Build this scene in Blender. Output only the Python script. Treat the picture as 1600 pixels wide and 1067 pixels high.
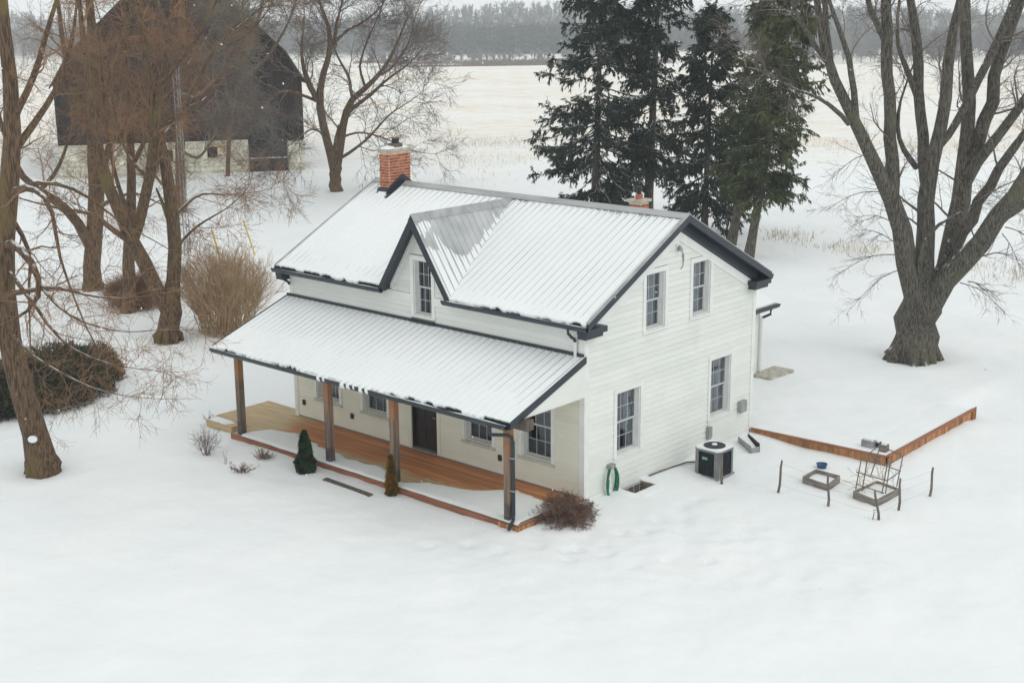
import bpy, math, random
import numpy as np
from mathutils import Matrix, Vector
for o in list(bpy.data.objects): bpy.data.objects.remove(o)
SC = bpy.context.scene
COL = SC.collection
rng = np.random.default_rng(7)
random.seed(7)

# ------------------------------------------------------------------ camera
F_PX, PITCH, YAW, ROLL = 2144.93, 0.2461, 0.7307, -0.0082
CAM = np.array([19.7481, -24.6097, 11.8813])
FW = np.array([-math.sin(YAW)*math.cos(PITCH), math.cos(YAW)*math.cos(PITCH), -math.sin(PITCH)])
RT0 = np.array([math.cos(YAW), math.sin(YAW), 0.0]); UP0 = np.cross(RT0, FW)
RT = RT0*math.cos(ROLL)+UP0*math.sin(ROLL); UP = -RT0*math.sin(ROLL)+UP0*math.cos(ROLL)
cd = bpy.data.cameras.new('camera'); cam = bpy.data.objects.new('camera', cd); COL.objects.link(cam)
cd.sensor_fit = 'HORIZONTAL'; cd.sensor_width = 36.0; cd.lens = 36.0*F_PX/1600.0
cd.clip_start = 0.5; cd.clip_end = 6000
m = Matrix.Identity(4)
for i in range(3):
    m[i][0] = RT[i]; m[i][1] = UP[i]; m[i][2] = -FW[i]; m[i][3] = CAM[i]
cam.matrix_world = m
SC.camera = cam
# ------------------------------------------------------------------ overcast sky and weak sun
w = bpy.data.worlds.new('World'); SC.world = w; w.use_nodes = True
nt = w.node_tree; nt.nodes.clear()
wo = nt.nodes.new('ShaderNodeOutputWorld'); bg = nt.nodes.new('ShaderNodeBackground')
bg.inputs['Color'].default_value = (0.965, 0.99, 1.0, 1); bg.inputs['Strength'].default_value = 0.985
nt.links.new(bg.outputs[0], wo.inputs[0])
sl = bpy.data.lights.new('sun', 'SUN'); sun = bpy.data.objects.new('sun', sl); COL.objects.link(sun)
sl.energy = 0.55; sl.angle = math.radians(35); sl.color = (1.0, 0.96, 0.9)
SUN_DIR = Vector((0.75, 0.12, 0.75)).normalized()      # from the scene towards the sun
sun.rotation_euler = SUN_DIR.to_track_quat('Z', 'Y').to_euler()
vs = SC.view_settings; vs.view_transform = 'Standard'; vs.look = 'None'; vs.exposure = 0.0; vs.gamma = 1.0
SC.cycles.volume_bounces = 3; SC.cycles.max_bounces = 8

# ------------------------------------------------------------------ pixel -> place helpers (directions only; distance from the ground or wall touched)
NH = np.array([-math.sin(YAW), math.cos(YAW), 0.0])     # horizontal heading
def ray(px, py): return FW+RT*(px-800)/F_PX+UP*(533.5-py)/F_PX
G0 = -0.24
def gz(px, py, z=G0):
    r = ray(px, py); return CAM+r*((z-CAM[2])/r[2])
def ats(px, py, s):
    r = ray(px, py); return CAM+r*(s/(r@NH))
def sdist(p): return float((np.asarray(p)-CAM)@NH)

# ------------------------------------------------------------------ materials
def lin(c): return tuple(((v/255)/12.92 if v/255 <= 0.04045 else ((v/255+0.055)/1.055)**2.4) for v in c)
MATS = {}
def mat(name, c1, c2=None, scale=(4, 4, 4), rough=0.75, bump=0.0, bscale=None, var=0.0, metal=0.0, spec=0.4, lo=0.35, hi=0.65, detail=4, c3=None, s3=(1,1,1), lo3=.5, hi3=.6, coord='Object'):
    if name in MATS: return MATS[name]
    M = bpy.data.materials.new(name); M.use_nodes = True; N = M.node_tree.nodes; L = M.node_tree.links
    b = N['Principled BSDF']; b.inputs['Roughness'].default_value = rough; b.inputs['Metallic'].default_value = metal
    b.inputs['Specular IOR Level'].default_value = spec
    tc = N.new('ShaderNodeTexCoord')
    def noise(sc, det=detail):
        mp = N.new('ShaderNodeMapping'); mp.inputs['Scale'].default_value = sc; L.new(tc.outputs[coord], mp.inputs['Vector'])
        n = N.new('ShaderNodeTexNoise'); n.inputs['Scale'].default_value = 1.0; n.inputs['Detail'].default_value = det
        L.new(mp.outputs[0], n.inputs['Vector']); return n
    col = None
    def mix(fac, a, bcol):
        mx = N.new('ShaderNodeMix'); mx.data_type = 'RGBA'
        if isinstance(fac, float): mx.inputs[0].default_value = fac
        else: L.new(fac, mx.inputs[0])
        for i, v in ((6, a), (7, bcol)):
            if isinstance(v, tuple): mx.inputs[i].default_value = (*v, 1)
            else: L.new(v, mx.inputs[i])
        return mx.outputs[2]
    def ramp(out, a, z):
        mr = N.new('ShaderNodeMapRange'); mr.interpolation_type = 'SMOOTHSTEP'
        mr.inputs[1].default_value = a; mr.inputs[2].default_value = z; L.new(out, mr.inputs[0]); return mr.outputs[0]
    col = c1
    if c2 is not None:
        n = noise(scale); col = mix(ramp(n.outputs[0], lo, hi), c1, c2)
    if c3 is not None:
        n3 = noise(s3); col = mix(ramp(n3.outputs[0], lo3, hi3), col, c3)
    if var:
        oi = N.new('ShaderNodeObjectInfo'); mr = N.new('ShaderNodeMapRange')
        mr.inputs[3].default_value = 1-var; mr.inputs[4].default_value = 1+var; L.new(oi.outputs['Random'], mr.inputs[0])
        hs = N.new('ShaderNodeHueSaturation'); L.new(mr.outputs[0], hs.inputs['Value'])
        if isinstance(col, tuple): hs.inputs['Color'].default_value = (*col, 1)
        else: L.new(col, hs.inputs['Color'])
        col = hs.outputs[0]
    if isinstance(col, tuple): b.inputs['Base Color'].default_value = (*col, 1)
    else: L.new(col, b.inputs['Base Color'])
    if bump:
        n = noise(bscale or scale); bp = N.new('ShaderNodeBump'); bp.inputs['Strength'].default_value = 1.0; bp.inputs['Distance'].default_value = bump
        L.new(n.outputs[0], bp.inputs['Height']); L.new(bp.outputs[0], b.inputs['Normal'])
    M['_ext'] = 1; MATS[name] = M
    return M
def nodes_of(M): return M.node_tree.nodes, M.node_tree.links, M.node_tree.nodes['Principled BSDF']
def top_snow(M, lo=0.55, hi=0.8, sc=3.0, amt=0.55):
    """snow lying on upward faces of limbs, broken up by noise"""
    N, L, b = nodes_of(M)
    ge = N.new('ShaderNodeNewGeometry'); sx = N.new('ShaderNodeSeparateXYZ'); L.new(ge.outputs['Normal'], sx.inputs[0])
    n = N.new('ShaderNodeTexNoise'); n.inputs['Scale'].default_value = sc; tc = N.new('ShaderNodeTexCoord'); L.new(tc.outputs['Object'], n.inputs['Vector'])
    ad = N.new('ShaderNodeMath'); ad.operation = 'ADD'; L.new(sx.outputs[2], ad.inputs[0])
    sb = N.new('ShaderNodeMath'); sb.operation = 'MULTIPLY_ADD'; sb.inputs[1].default_value = 1.6; sb.inputs[2].default_value = -0.8; L.new(n.outputs[0], sb.inputs[0])
    L.new(sb.outputs[0], ad.inputs[1])
    mr = N.new('ShaderNodeMapRange'); mr.interpolation_type = 'SMOOTHSTEP'; mr.inputs[1].default_value = lo; mr.inputs[2].default_value = hi; L.new(ad.outputs[0], mr.inputs[0])
    ml = N.new('ShaderNodeMath'); ml.operation = 'MULTIPLY'; ml.inputs[1].default_value = amt; L.new(mr.outputs[0], ml.inputs[0])
    mx = N.new('ShaderNodeMix'); mx.data_type = 'RGBA'; L.new(ml.outputs[0], mx.inputs[0])
    src = b.inputs['Base Color'].links[0].from_socket if b.inputs['Base Color'].links else None
    if src: L.new(src, mx.inputs[6])
    else: mx.inputs[6].default_value = b.inputs['Base Color'].default_value
    mx.inputs[7].default_value = (.82, .85, .87, 1); L.new(mx.outputs[2], b.inputs['Base Color'])
    return M

SNOWC = (0.785, 0.82, 0.82)
M_snow = mat('snow', SNOWC, (0.82, 0.845, 0.84), (0.5, 0.5, 0.5), rough=0.8, bump=0.03, bscale=(2.2, 2.2, 2.2), spec=0.2)
M_white = mat('white_siding', (0.745, 0.76, 0.72), (0.71, 0.735, 0.69), (1.2, 1.2, 1.2), rough=0.55, var=0.035, spec=0.3, c3=(.67, .68, .62), s3=(.7, .7, .9), lo3=.58, hi3=.8)
M_cream = mat('porch_siding', (0.76, 0.745, 0.63), (0.71, 0.70, 0.59), (1.2, 1.2, 1.2), rough=0.55, var=0.03, spec=0.3)
M_trim = mat('white_trim', (0.78, 0.79, 0.76), (0.73, 0.74, 0.71), (3, 3, 3), rough=0.5, spec=0.3)
M_shade_sheath = mat('sheathing', (.30, .30, .28), rough=.9)  # dark grey core, seen in the course gaps as painted lap shadow
M_sill = mat('stone_sill', (0.55, 0.53, 0.46), (0.48, 0.46, 0.4), (6, 6, 6), rough=0.7)
M_navy = mat('navy_metal', lin((31, 42, 52)), lin((38, 48, 57)), (2, 2, 2), rough=0.38, spec=0.5)
M_metal = mat('roof_metal', lin((160, 163, 164)), lin((190, 192, 192)), (1.1, 1.1, 1.1), rough=0.55, metal=0.08, lo=.3, hi=.7, detail=3)
M_cap = mat('ridge_metal', lin((150, 153, 153)), lin((172, 174, 174)), (0.8, 3, 3), rough=0.5, metal=0.2)
M_mortar = mat('mortar', lin((224, 202, 178)), lin((206, 176, 148)), (9, 9, 9), rough=0.9)
M_brick = mat('brick', lin((178, 112, 86)), lin((150, 86, 66)), (14, 14, 14), rough=0.85, var=0.35)
M_conc = mat('concrete', lin((190, 186, 172)), lin((160, 156, 145)), (6, 6, 6), rough=0.85, bump=0.01)
M_steel = mat('grey_steel', lin((140, 142, 143)), lin((160, 161, 160)), (5, 5, 5), rough=0.45, metal=0.3)
M_dark = mat('dark_grille', lin((30, 36, 42)), lin((40, 46, 52)), (8, 8, 8), rough=0.5)
M_post = mat('weathered_post', lin((112, 100, 92)), lin((78, 68, 64)), (14, 14, 1.2), rough=0.8, bump=0.01, bscale=(20, 20, 1))
M_fascia = mat('stained_fascia', lin((158, 106, 80)), lin((130, 86, 66)), (1.5, 12, 12), rough=0.7, var=0.08)
M_rail = mat('rust_board', lin((184, 132, 88)), lin((146, 102, 70)), (7, 7, 1), rough=0.75, var=0.22)
M_bed = mat('grey_board', lin((140, 132, 122)), lin((108, 102, 96)), (3, 3, 14), rough=0.8, var=0.1)
M_stick = mat('grey_stick', lin((120, 112, 104)), lin((88, 82, 78)), (12, 12, 2), rough=0.85)
M_door = mat('dark_door', lin((44, 36, 38)), lin((34, 28, 30)), (5, 5, 1), rough=0.4)
M_room = mat('room_darkness', (0.015, 0.017, 0.02), rough=0.9)  # near-black colour stands in for the shade of unlit rooms
M_curt = mat('grey_curtain', lin((150, 152, 154)), lin((112, 115, 120)), (14, 14, .6), rough=0.9)
M_munt = mat('grey_muntin', lin((190, 192, 192)), rough=0.5)
M_hose = mat('green_hose', lin((20, 128, 92)), lin((12, 92, 66)), (10, 10, 10), rough=0.4)
M_blue = mat('blue_plastic', lin((50, 78, 116)), rough=0.4)
M_yel = mat('yellow_plastic', lin((225, 190, 70)), lin((205, 170, 60)), (1, 1, 3), rough=0.5)
M_barn = mat('black_boards', lin((58, 48, 46)), lin((34, 30, 32)), (9, 9, .5), rough=0.85, var=0.3, c3=lin((84, 60, 54)), s3=(.3, .3, .15), lo3=.45, hi3=.7)
M_barnd = mat('navy_barn_door', lin((22, 34, 46)), lin((16, 25, 34)), (7, 7, .5), rough=0.8, var=0.2)
M_barnroof = mat('barn_roof', lin((58, 52, 50)), lin((78, 72, 70)), (1, 1, 1), rough=0.8)
M_stone = mat('whitewashed_stone', lin((222, 220, 204)), lin((188, 184, 168)), (1.6, 1.6, 1.6), rough=0.9, bump=0.04, bscale=(5, 5, 5), var=0.06, c3=lin((196, 168, 120)), s3=(.7, .7, 1.2), lo3=.58, hi3=.72)
M_bark = top_snow(mat('maple_bark', lin((112, 108, 98)), lin((60, 56, 52)), (26, 26, 3.4), rough=0.9, bump=0.09, bscale=(22, 22, 3.0), c3=lin((98, 98, 78)), s3=(1.6, 1.6, .9), lo3=.52, hi3=.72), .62, .9, 3.0, .9)
M_bark2 = top_snow(mat('brown_bark', lin((120, 97, 74)), lin((68, 55, 45)), (26, 26, 3.4), rough=0.9, bump=0.07, bscale=(22, 22, 3.0), c3=lin((112, 98, 62)), s3=(1.2, 1.2, .7), lo3=.5, hi3=.70), .75, 1.05, 3.0, .85)
M_twg = mat('grey_twigs', lin((128, 118, 110)), lin((100, 91, 86)), (.6, .6, .6), rough=0.9)
M_two = mat('rusty_twigs', lin((150, 115, 86)), lin((113, 93, 76)), (.35, .35, .35), rough=0.9)
M_twd = mat('olive_twigs', lin((134, 128, 114)), lin((100, 92, 86)), (.5, .5, .5), rough=0.9)
M_spr = mat('spruce_needles', lin((58, 72, 61)), lin((37, 48, 43)), (1.2, 1.2, 1.2), rough=0.8, spec=.2)
M_spr2 = mat('olive_spruce_needles', lin((92, 98, 66)), lin((56, 66, 48)), (.7, .7, .7), rough=0.8, spec=.2)
M_yew = mat('yew_needles', lin((84, 84, 62)), lin((52, 56, 46)), (1.5, 1.5, 1.5), rough=0.8, spec=.2)
M_ced = mat('cedar_green', lin((64, 86, 58)), lin((36, 54, 42)), (5, 5, 5), rough=0.8, spec=.2)
M_gold = mat('cedar_gold', lin((150, 108, 42)), lin((84, 80, 40)), (6, 6, 3), rough=0.8, spec=.2)
M_shrub = mat('tan_stems', lin((196, 170, 134)), lin((162, 138, 108)), (1.5, 1.5, 1.5), rough=0.9)
M_bush = mat('brown_twigs', lin((140, 114, 100)), lin((106, 84, 74)), (5, 5, 5), rough=0.9)
M_leaf = mat('dead_leaves', lin((138, 104, 88)), lin((106, 80, 70)), (6, 6, 6), rough=0.9)
M_straw = mat('straw', lin((206, 194, 168)), lin((176, 164, 142)), (.4, .4, .4), rough=0.9)
M_fordec = mat('hazed_bare_woods', lin((90, 90, 92)), lin((112, 110, 110)), (.02, .02, .02), rough=1.0)  # grey lightened to carry part of the distance haze
M_forcon = mat('hazed_dark_woods', lin((44, 62, 68)), lin((58, 76, 80)), (.02, .02, .02), rough=1.0)  # blue of the distance haze mixed into the conifer colour
M_forbr = mat('brush', lin((104, 88, 80)), lin((122, 104, 92)), (.02, .02, .02), rough=1.0)

def glass():
    M = bpy.data.materials.new('window_glass'); M.use_nodes = True; N = M.node_tree.nodes; L = M.node_tree.links; N.clear()
    o = N.new('ShaderNodeOutputMaterial'); tr = N.new('ShaderNodeBsdfTransparent'); tr.inputs[0].default_value = (.8, .83, .86, 1)
    gl = N.new('ShaderNodeBsdfGlossy'); gl.inputs['Roughness'].default_value = .03; gl.inputs[0].default_value = (.85, .9, .95, 1)
    lw = N.new('ShaderNodeLayerWeight'); lw.inputs[0].default_value = .5; pw = N.new('ShaderNodeMath'); pw.operation = 'POWER'; pw.inputs[1].default_value = 3.0; L.new(lw.outputs['Facing'], pw.inputs[0]); fr = N.new('ShaderNodeMath'); fr.operation = 'MULTIPLY_ADD'; fr.inputs[1].default_value = .8; fr.inputs[2].default_value = .05; L.new(pw.outputs[0], fr.inputs[0])
    mx = N.new('ShaderNodeMixShader'); L.new(fr.outputs[0], mx.inputs[0]); L.new(tr.outputs[0], mx.inputs[1]); L.new(gl.outputs[0], mx.inputs[2]); L.new(mx.outputs[0], o.inputs[0])
    return M
M_glass = glass()

# ground: snow, with straw showing through in the far field (a stubble field begins past the spruces)
def ground_mat():
    M = mat('snow_field', SNOWC, (0.82, 0.845, 0.84), (0.35, 0.35, 0.35), rough=0.8, bump=0.07, bscale=(1.3, 1.3, 1.3), spec=0.2, detail=6)
    N, L, b = nodes_of(M)
    src = b.inputs['Base Color'].links[0].from_socket
    geo = N.new('ShaderNodeNewGeometry')
    def vmath(op, a, vec=None):
        v = N.new('ShaderNodeVectorMath'); v.operation = op; L.new(a, v.inputs[0])
        if vec is not None: v.inputs[1].default_value = vec
        return v
    rel = vmath('SUBTRACT', geo.outputs['Position'], tuple(CAM))
    s = vmath('DOT_PRODUCT', rel.outputs[0], tuple(NH)).outputs['Value']
    t = vmath('DOT_PRODUCT', rel.outputs[0], tuple(RT0)).outputs['Value']
    cb = N.new('ShaderNodeCombineXYZ')
    def mul(a, k):
        q = N.new('ShaderNodeMath'); q.operation = 'MULTIPLY'; L.new(a, q.inputs[0]); q.inputs[1].default_value = k; return q.outputs[0]
    def mr(a, x, y, lo=0., hi=1.):
        q = N.new('ShaderNodeMapRange'); q.interpolation_type = 'SMOOTHSTEP'; L.new(a, q.inputs[0])
        for i, v in ((1, x), (2, y), (3, lo), (4, hi)): q.inputs[i].default_value = v
        return q.outputs[0]
    L.new(mul(t, .035), cb.inputs[0]); L.new(mul(s, .10), cb.inputs[1])
    n1 = N.new('ShaderNodeTexNoise'); n1.inputs['Scale'].default_value = 1.0; n1.inputs['Detail'].default_value = 6; n1.inputs['Roughness'].default_value = .62; L.new(cb.outputs[0], n1.inputs['Vector'])
    n2 = N.new('ShaderNodeTexNoise'); n2.inputs['Scale'].default_value = 9.0; n2.inputs['Detail'].default_value = 5; n2.inputs['Roughness'].default_value = .7; L.new(cb.outputs[0], n2.inputs['Vector'])
    a1 = mr(n1.outputs[0], .34, .62, .30, 1.); a2 = mr(n2.outputs[0], .38, .60, .12, 1.)
    fld = mr(s, 88, 125)
    def m2(a, c):
        q = N.new('ShaderNodeMath'); q.operation = 'MULTIPLY'; L.new(a, q.inputs[0]); L.new(c, q.inputs[1]); return q.outputs[0]
    n3 = N.new('ShaderNodeTexNoise'); n3.inputs['Scale'].default_value = 34.0; n3.inputs['Detail'].default_value = 4; n3.inputs['Roughness'].default_value = .8; L.new(cb.outputs[0], n3.inputs['Vector'])
    a3 = mr(n3.outputs[0], .40, .62, .25, 1.)
    fac = mul(m2(m2(m2(a1, a2), fld), a3), .95)
    mx = N.new('ShaderNodeMix'); mx.data_type = 'RGBA'; L.new(fac, mx.inputs[0]); L.new(src, mx.inputs[6]); mx.inputs[7].default_value = (*lin((218, 190, 144)), 1)
    wd = mul(m2(mr(s, 700, 780), mr(n1.outputs[0], .30, .45)), .9)
    mx2 = N.new('ShaderNodeMix'); mx2.data_type = 'RGBA'; L.new(wd, mx2.inputs[0]); L.new(mx.outputs[2], mx2.inputs[6]); mx2.inputs[7].default_value = (.12, .115, .11, 1)   # leaf litter and trunks of the far woods
    L.new(mx2.outputs[2], b.inputs['Base Color'])
    return M
M_ground = ground_mat()

# ------------------------------------------------------------------ object helpers
ORG = {}
def thing(name, label, cat, loc=(0, 0, 0), group=None, kind=None):
    o = bpy.data.objects.new(name, None); COL.objects.link(o); o.location = loc; o.empty_display_size = .2
    o['label'] = label; o['category'] = cat
    if group: o['group'] = group
    ORG[o] = np.array(loc, float); return o
def new(name, v, f, M, parent=None, smooth=False, loc=None):
    """one mesh object from world-space vertices; stored relative to its parent's origin"""
    me = bpy.data.meshes.new(name)
    v = np.asarray(v, float).reshape(-1, 3)
    org = ORG[parent] if parent is not None else (np.array(loc, float) if loc is not None else np.zeros(3))
    v = v-org
    if isinstance(f, np.ndarray):
        k = f.shape[1]; me.vertices.add(len(v)); me.vertices.foreach_set('co', v.ravel().astype(np.float32))
        me.loops.add(f.size); me.loops.foreach_set('vertex_index', f.ravel().astype(np.int32))
        me.polygons.add(len(f)); me.polygons.foreach_set('loop_start', np.arange(0, f.size, k, dtype=np.int32))
        me.update(calc_edges=True)
    else:
        me.from_pydata([tuple(p) for p in v], [], [tuple(q) for q in f]); me.update()
    if smooth: me.polygons.foreach_set('use_smooth', np.ones(len(me.polygons), bool))
    me.materials.append(M)
    o = bpy.data.objects.new(name, me); COL.objects.link(o)
    if parent is not None: o.parent = parent
    elif loc is not None: o.location = loc
    ORG[o] = org
    return o
def tag(o, label=None, cat=None, group=None, kind=None):
    for k, v in (('label', label), ('category', cat), ('group', group), ('kind', kind)):
        if v: o[k] = v
    return o
BF = [(0, 3, 2, 1), (4, 5, 6, 7), (0, 1, 5, 4), (1, 2, 6, 5), (2, 3, 7, 6), (3, 0, 4, 7)]
def boxv(x0, x1, y0, y1, z0, z1):
    return [(x0, y0, z0), (x1, y0, z0), (x1, y1, z0), (x0, y1, z0), (x0, y0, z1), (x1, y0, z1), (x1, y1, z1), (x0, y1, z1)]
def box(name, b, M, parent): return new(name, boxv(*b), BF, M, parent)
class MB:
    def __init__(s): s.v = []; s.f = []
    def add(s, v, f):
        n = len(s.v); s.v += [tuple(p) for p in v]; s.f += [tuple(i+n for i in q) for q in f]; return s
    def box(s, *b): return s.add(boxv(*b), BF)
    def hexa(s, bot, top): return s.add(list(bot)+list(top), BF)
    def prism(s, poly, off):
        """polygon (list of 3d points) pushed by the vector off"""
        n = len(poly); a = [tuple(p) for p in poly]; b = [tuple(np.array(p)+np.array(off)) for p in poly]
        return s.add(a+b, [tuple(range(n))[::-1], tuple(range(n, 2*n))]+[(i, (i+1) % n, n+(i+1) % n, n+i) for i in range(n)])
    def tube(s, pts, r, sides=8, cap=True):
        pts = [np.array(p, float) for p in pts]; n = len(pts); rr = r if hasattr(r, '__len__') else [r]*n
        vs = []
        for i, p in enumerate(pts):
            d = pts[min(i+1, n-1)]-pts[max(i-1, 0)]; d = d/np.linalg.norm(d)
            ref = np.array([0, 0, 1.]) if abs(d[2]) < .9 else np.array([1., 0, 0])
            u = np.cross(d, ref); u /= np.linalg.norm(u); q = np.cross(d, u)
            for k in range(sides):
                a = 2*math.pi*k/sides; vs.append(p+rr[i]*(math.cos(a)*u+math.sin(a)*q))
        fs = [(i*sides+k, i*sides+(k+1) % sides, (i+1)*sides+(k+1) % sides, (i+1)*sides+k) for i in range(n-1) for k in range(sides)]
        if cap: fs += [tuple(range(sides))[::-1], tuple(range((n-1)*sides, n*sides))]
        return s.add(vs, fs)
    def lathe(s, c, prof, sides=16):
        vs = []; n = len(prof)
        for r, z in prof:
            for k in range(sides): a = 2*math.pi*k/sides; vs.append((c[0]+r*math.cos(a), c[1]+r*math.sin(a), c[2]+z))
        return s.add(vs, [(i*sides+k, i*sides+(k+1) % sides, (i+1)*sides+(k+1) % sides, (i+1)*sides+k) for i in range(n-1) for k in range(sides)]+[tuple(range(sides))[::-1], tuple(range((n-1)*sides, n*sides))])
    def build(s, name, M, parent=None, smooth=False, loc=None): return new(name, s.v, s.f, M, parent, smooth, loc)

def sstep(x, a, b):
    t = np.clip((np.asarray(x, float)-a)/(b-a), 0, 1); return t*t*(3-2*t)
# value noise on numpy arrays
_tab = np.random.default_rng(3).random((256, 256))
def vnoise(x, y):
    x = np.asarray(x, float); y = np.asarray(y, float)
    xi = np.floor(x).astype(int); yi = np.floor(y).astype(int); fx = x-xi; fy = y-yi
    fx = fx*fx*(3-2*fx); fy = fy*fy*(3-2*fy)
    g = lambda a, b: _tab[a % 256, b % 256]
    return (g(xi, yi)*(1-fx)+g(xi+1, yi)*fx)*(1-fy)+(g(xi, yi+1)*(1-fx)+g(xi+1, yi+1)*fx)*fy-.5

# ------------------------------------------------------------------ house dimensions (metres, fitted to the photograph)
HL, HW = 10.835, 7.5            # front length along x (from -HL to 0), gable width along y
EO, RO, ZE, ZR = 0.29, 0.32, 4.44, 6.527
SL = (ZR-ZE)/(HW/2+EO)
def roofz(y): return ZR-abs(y-HW/2)*SL
DXC, DHW, DZP, DZE = -5.46, 1.31, 6.44, 4.42   # dormer centre, half width, peak, eave

# ------------------------------------------------------------------ ground
def trail(pts, step=.62):
    p = np.array([gz(*q)[:2] for q in pts]); seg = np.r_[0, np.cumsum(np.linalg.norm(np.diff(p, axis=0), axis=1))]; u = np.arange(0, seg[-1], step)
    c = np.stack([np.interp(u, seg, p[:, 0]), np.interp(u, seg, p[:, 1])], 1); d = np.gradient(c, axis=0); d /= np.linalg.norm(d, axis=1, keepdims=True)
    sg = np.where(np.arange(len(u)) % 2, .13, -.13)[:, None]; return list(map(tuple, c+np.stack([-d[:, 1], d[:, 0]], 1)*sg+rng.normal(size=c.shape)*.05))
FEET = trail([(880, 870), (960, 842), (1060, 806), (1090, 775)])+trail([(680, 850), (800, 862), (900, 858), (1000, 880), (1120, 868)], .8)
TREEWELLS = [(*gz(1426, 562)[:2], 1.1), (*gz(68, 735)[:2], .7), (*gz(263, 532)[:2], .7)]
W0 = np.array([0.04, 7.42]); W1 = gz(1384, 714, .0)[:2]; W2 = gz(1523, 639, .0)[:2]
def wall_dist(x, y):
    """signed distance behind the two runs of the low garden wall (positive on the raised side)"""
    def side(P, Q):
        d = (Q-P)/np.linalg.norm(Q-P); return -(x-P[0])*d[1]+(y-P[1])*d[0]
    return np.minimum(side(W0, W1), side(W1, W2))
def terrace(x, y):
    x = np.asarray(x, float); y = np.asarray(y, float)
    q = wall_dist(x, y); far = np.hypot(x-2.2, y-9.5)
    return sstep(q, .25, 1.1)*(1-sstep(far, 4.5, 13))*sstep(x, -3.5, .2)
def ground(x, y):
    x = np.asarray(x, float); y = np.asarray(y, float)
    dx = np.maximum(np.maximum(-HL-x, x), 0); dy = np.maximum(np.maximum(-y, y-HW), 0); d = np.hypot(dx, dy)
    z = -.09-.15*sstep(d, .15, 2.0)
    z = z+.07*np.exp(-((y+2.5)/.8)**2)*sstep(x, -12.5, -11.0)*(1-sstep(x, -.3, 1.5))          # drift along the porch edge
    z = z+.11*np.exp(-(((x-.5)/.75)**2+((y+1.2)/1.1)**2))
    z = z+.20*terrace(x, y)
    s = (x-CAM[0])*NH[0]+(y-CAM[1])*NH[1]; t = (x-CAM[0])*RT0[0]+(y-CAM[1])*RT0[1]
    near = 1-sstep(s, 60, 120)
    keep = sstep(d, .3, 2.5)
    z = z+keep*(.10*vnoise(x*.35+3, y*.35)+.06*vnoise(x*.9, y*.9+7)+.03*vnoise(x*2.3+5, y*2.3))*near
    z = z+sstep(s, 70, 200)*(.7*vnoise(x*.03, y*.03)+.25*vnoise(x*.09, y*.09))
    fr = np.exp(-(((x-3)/5)**2+((y+4.5)/2.2)**2))                                    # trodden snow in front of the porch corner
    z = z-fr*.07*np.maximum(0, vnoise(x*2.1+9, y*2.1)*2)+fr*.03*vnoise(x*4.5, y*4.5)
    sd_ = np.exp(-(((x-4)/4.5)**2+((y+.5)/3.0)**2)); z = z+sd_*keep*.10*(vnoise(x*3.3+2, y*3.3)+.6*vnoise(x*1.6, y*1.6+4))
    z = z+.016*keep*near*vnoise(x*5.5, y*5.5+1)
    for fx, fy in FEET: z = z-.15*np.exp(-(((x-fx)/.13)**2+((y-fy)/.16)**2))+.03*np.exp(-(((x-fx)/.26)**2+((y-fy)/.3)**2))
    for tx, ty, tr_ in TREEWELLS: z = z-.10*np.exp(-(np.hypot(x-tx, y-ty)/tr_)**2)+.05*np.exp(-((np.hypot(x-tx, y-ty)-1.7*tr_)/(.6*tr_))**2)
    z = z-16.8*sstep(s, 225, 520)+7*sstep(s, 640, 1300)-12*sstep(s, 1480, 1700)+sstep(s, 760, 1250)*(6*np.sin(t*.009+.8)+11*vnoise(t*.011+3, s*.004))
    z = z+sstep(s, 500, 800)*3*vnoise(t*.006, s*.006)
    return z
def axis(parts):
    a = []
    for x0, x1, st in parts: a += list(np.arange(x0, x1, st))
    return np.array(a)
sa = axis([(-150, 16, 8), (16, 22, .6), (22, 44, .13), (44, 62, .3), (62, 110, .8), (110, 260, 4), (260, 700, 14), (700, 1680, 35)])
ta = axis([(-1600, -300, 60), (-300, -60, 8), (-60, -24, 1.0), (-24, -15, .3), (-15, 15, .13), (15, 24, .3), (24, 60, 1.0), (60, 300, 8), (300, 1601, 60)])
S, T = np.meshgrid(sa, ta, indexing='ij')
GX = CAM[0]+S*NH[0]+T*RT0[0]; GY = CAM[1]+S*NH[1]+T*RT0[1]; GZ = ground(GX, GY)
idx = np.arange(S.size).reshape(S.shape)
gf = np.stack([idx[:-1, :-1], idx[:-1, 1:], idx[1:, 1:], idx[1:, :-1]], -1).reshape(-1, 4)[:, ::-1]
gx, gy = GX.ravel(), GY.ravel()
WELL = (0.06, 0.52, 1.36, 2.22)
cx_, cy_ = gx[gf].mean(1), gy[gf].mean(1)
inwell = (cx_ > WELL[0]-.1) & (cx_ < WELL[1]+.1) & (cy_ > WELL[2]-.1) & (cy_ < WELL[3]+.1)
gf = gf[~inwell]
g = new('ground', np.stack([gx, gy, GZ.ravel()], 1), np.ascontiguousarray(gf), M_ground, None, True)
tag(g, 'open snow covered yard and stubble field reaching the far woods', kind='structure')

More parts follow.
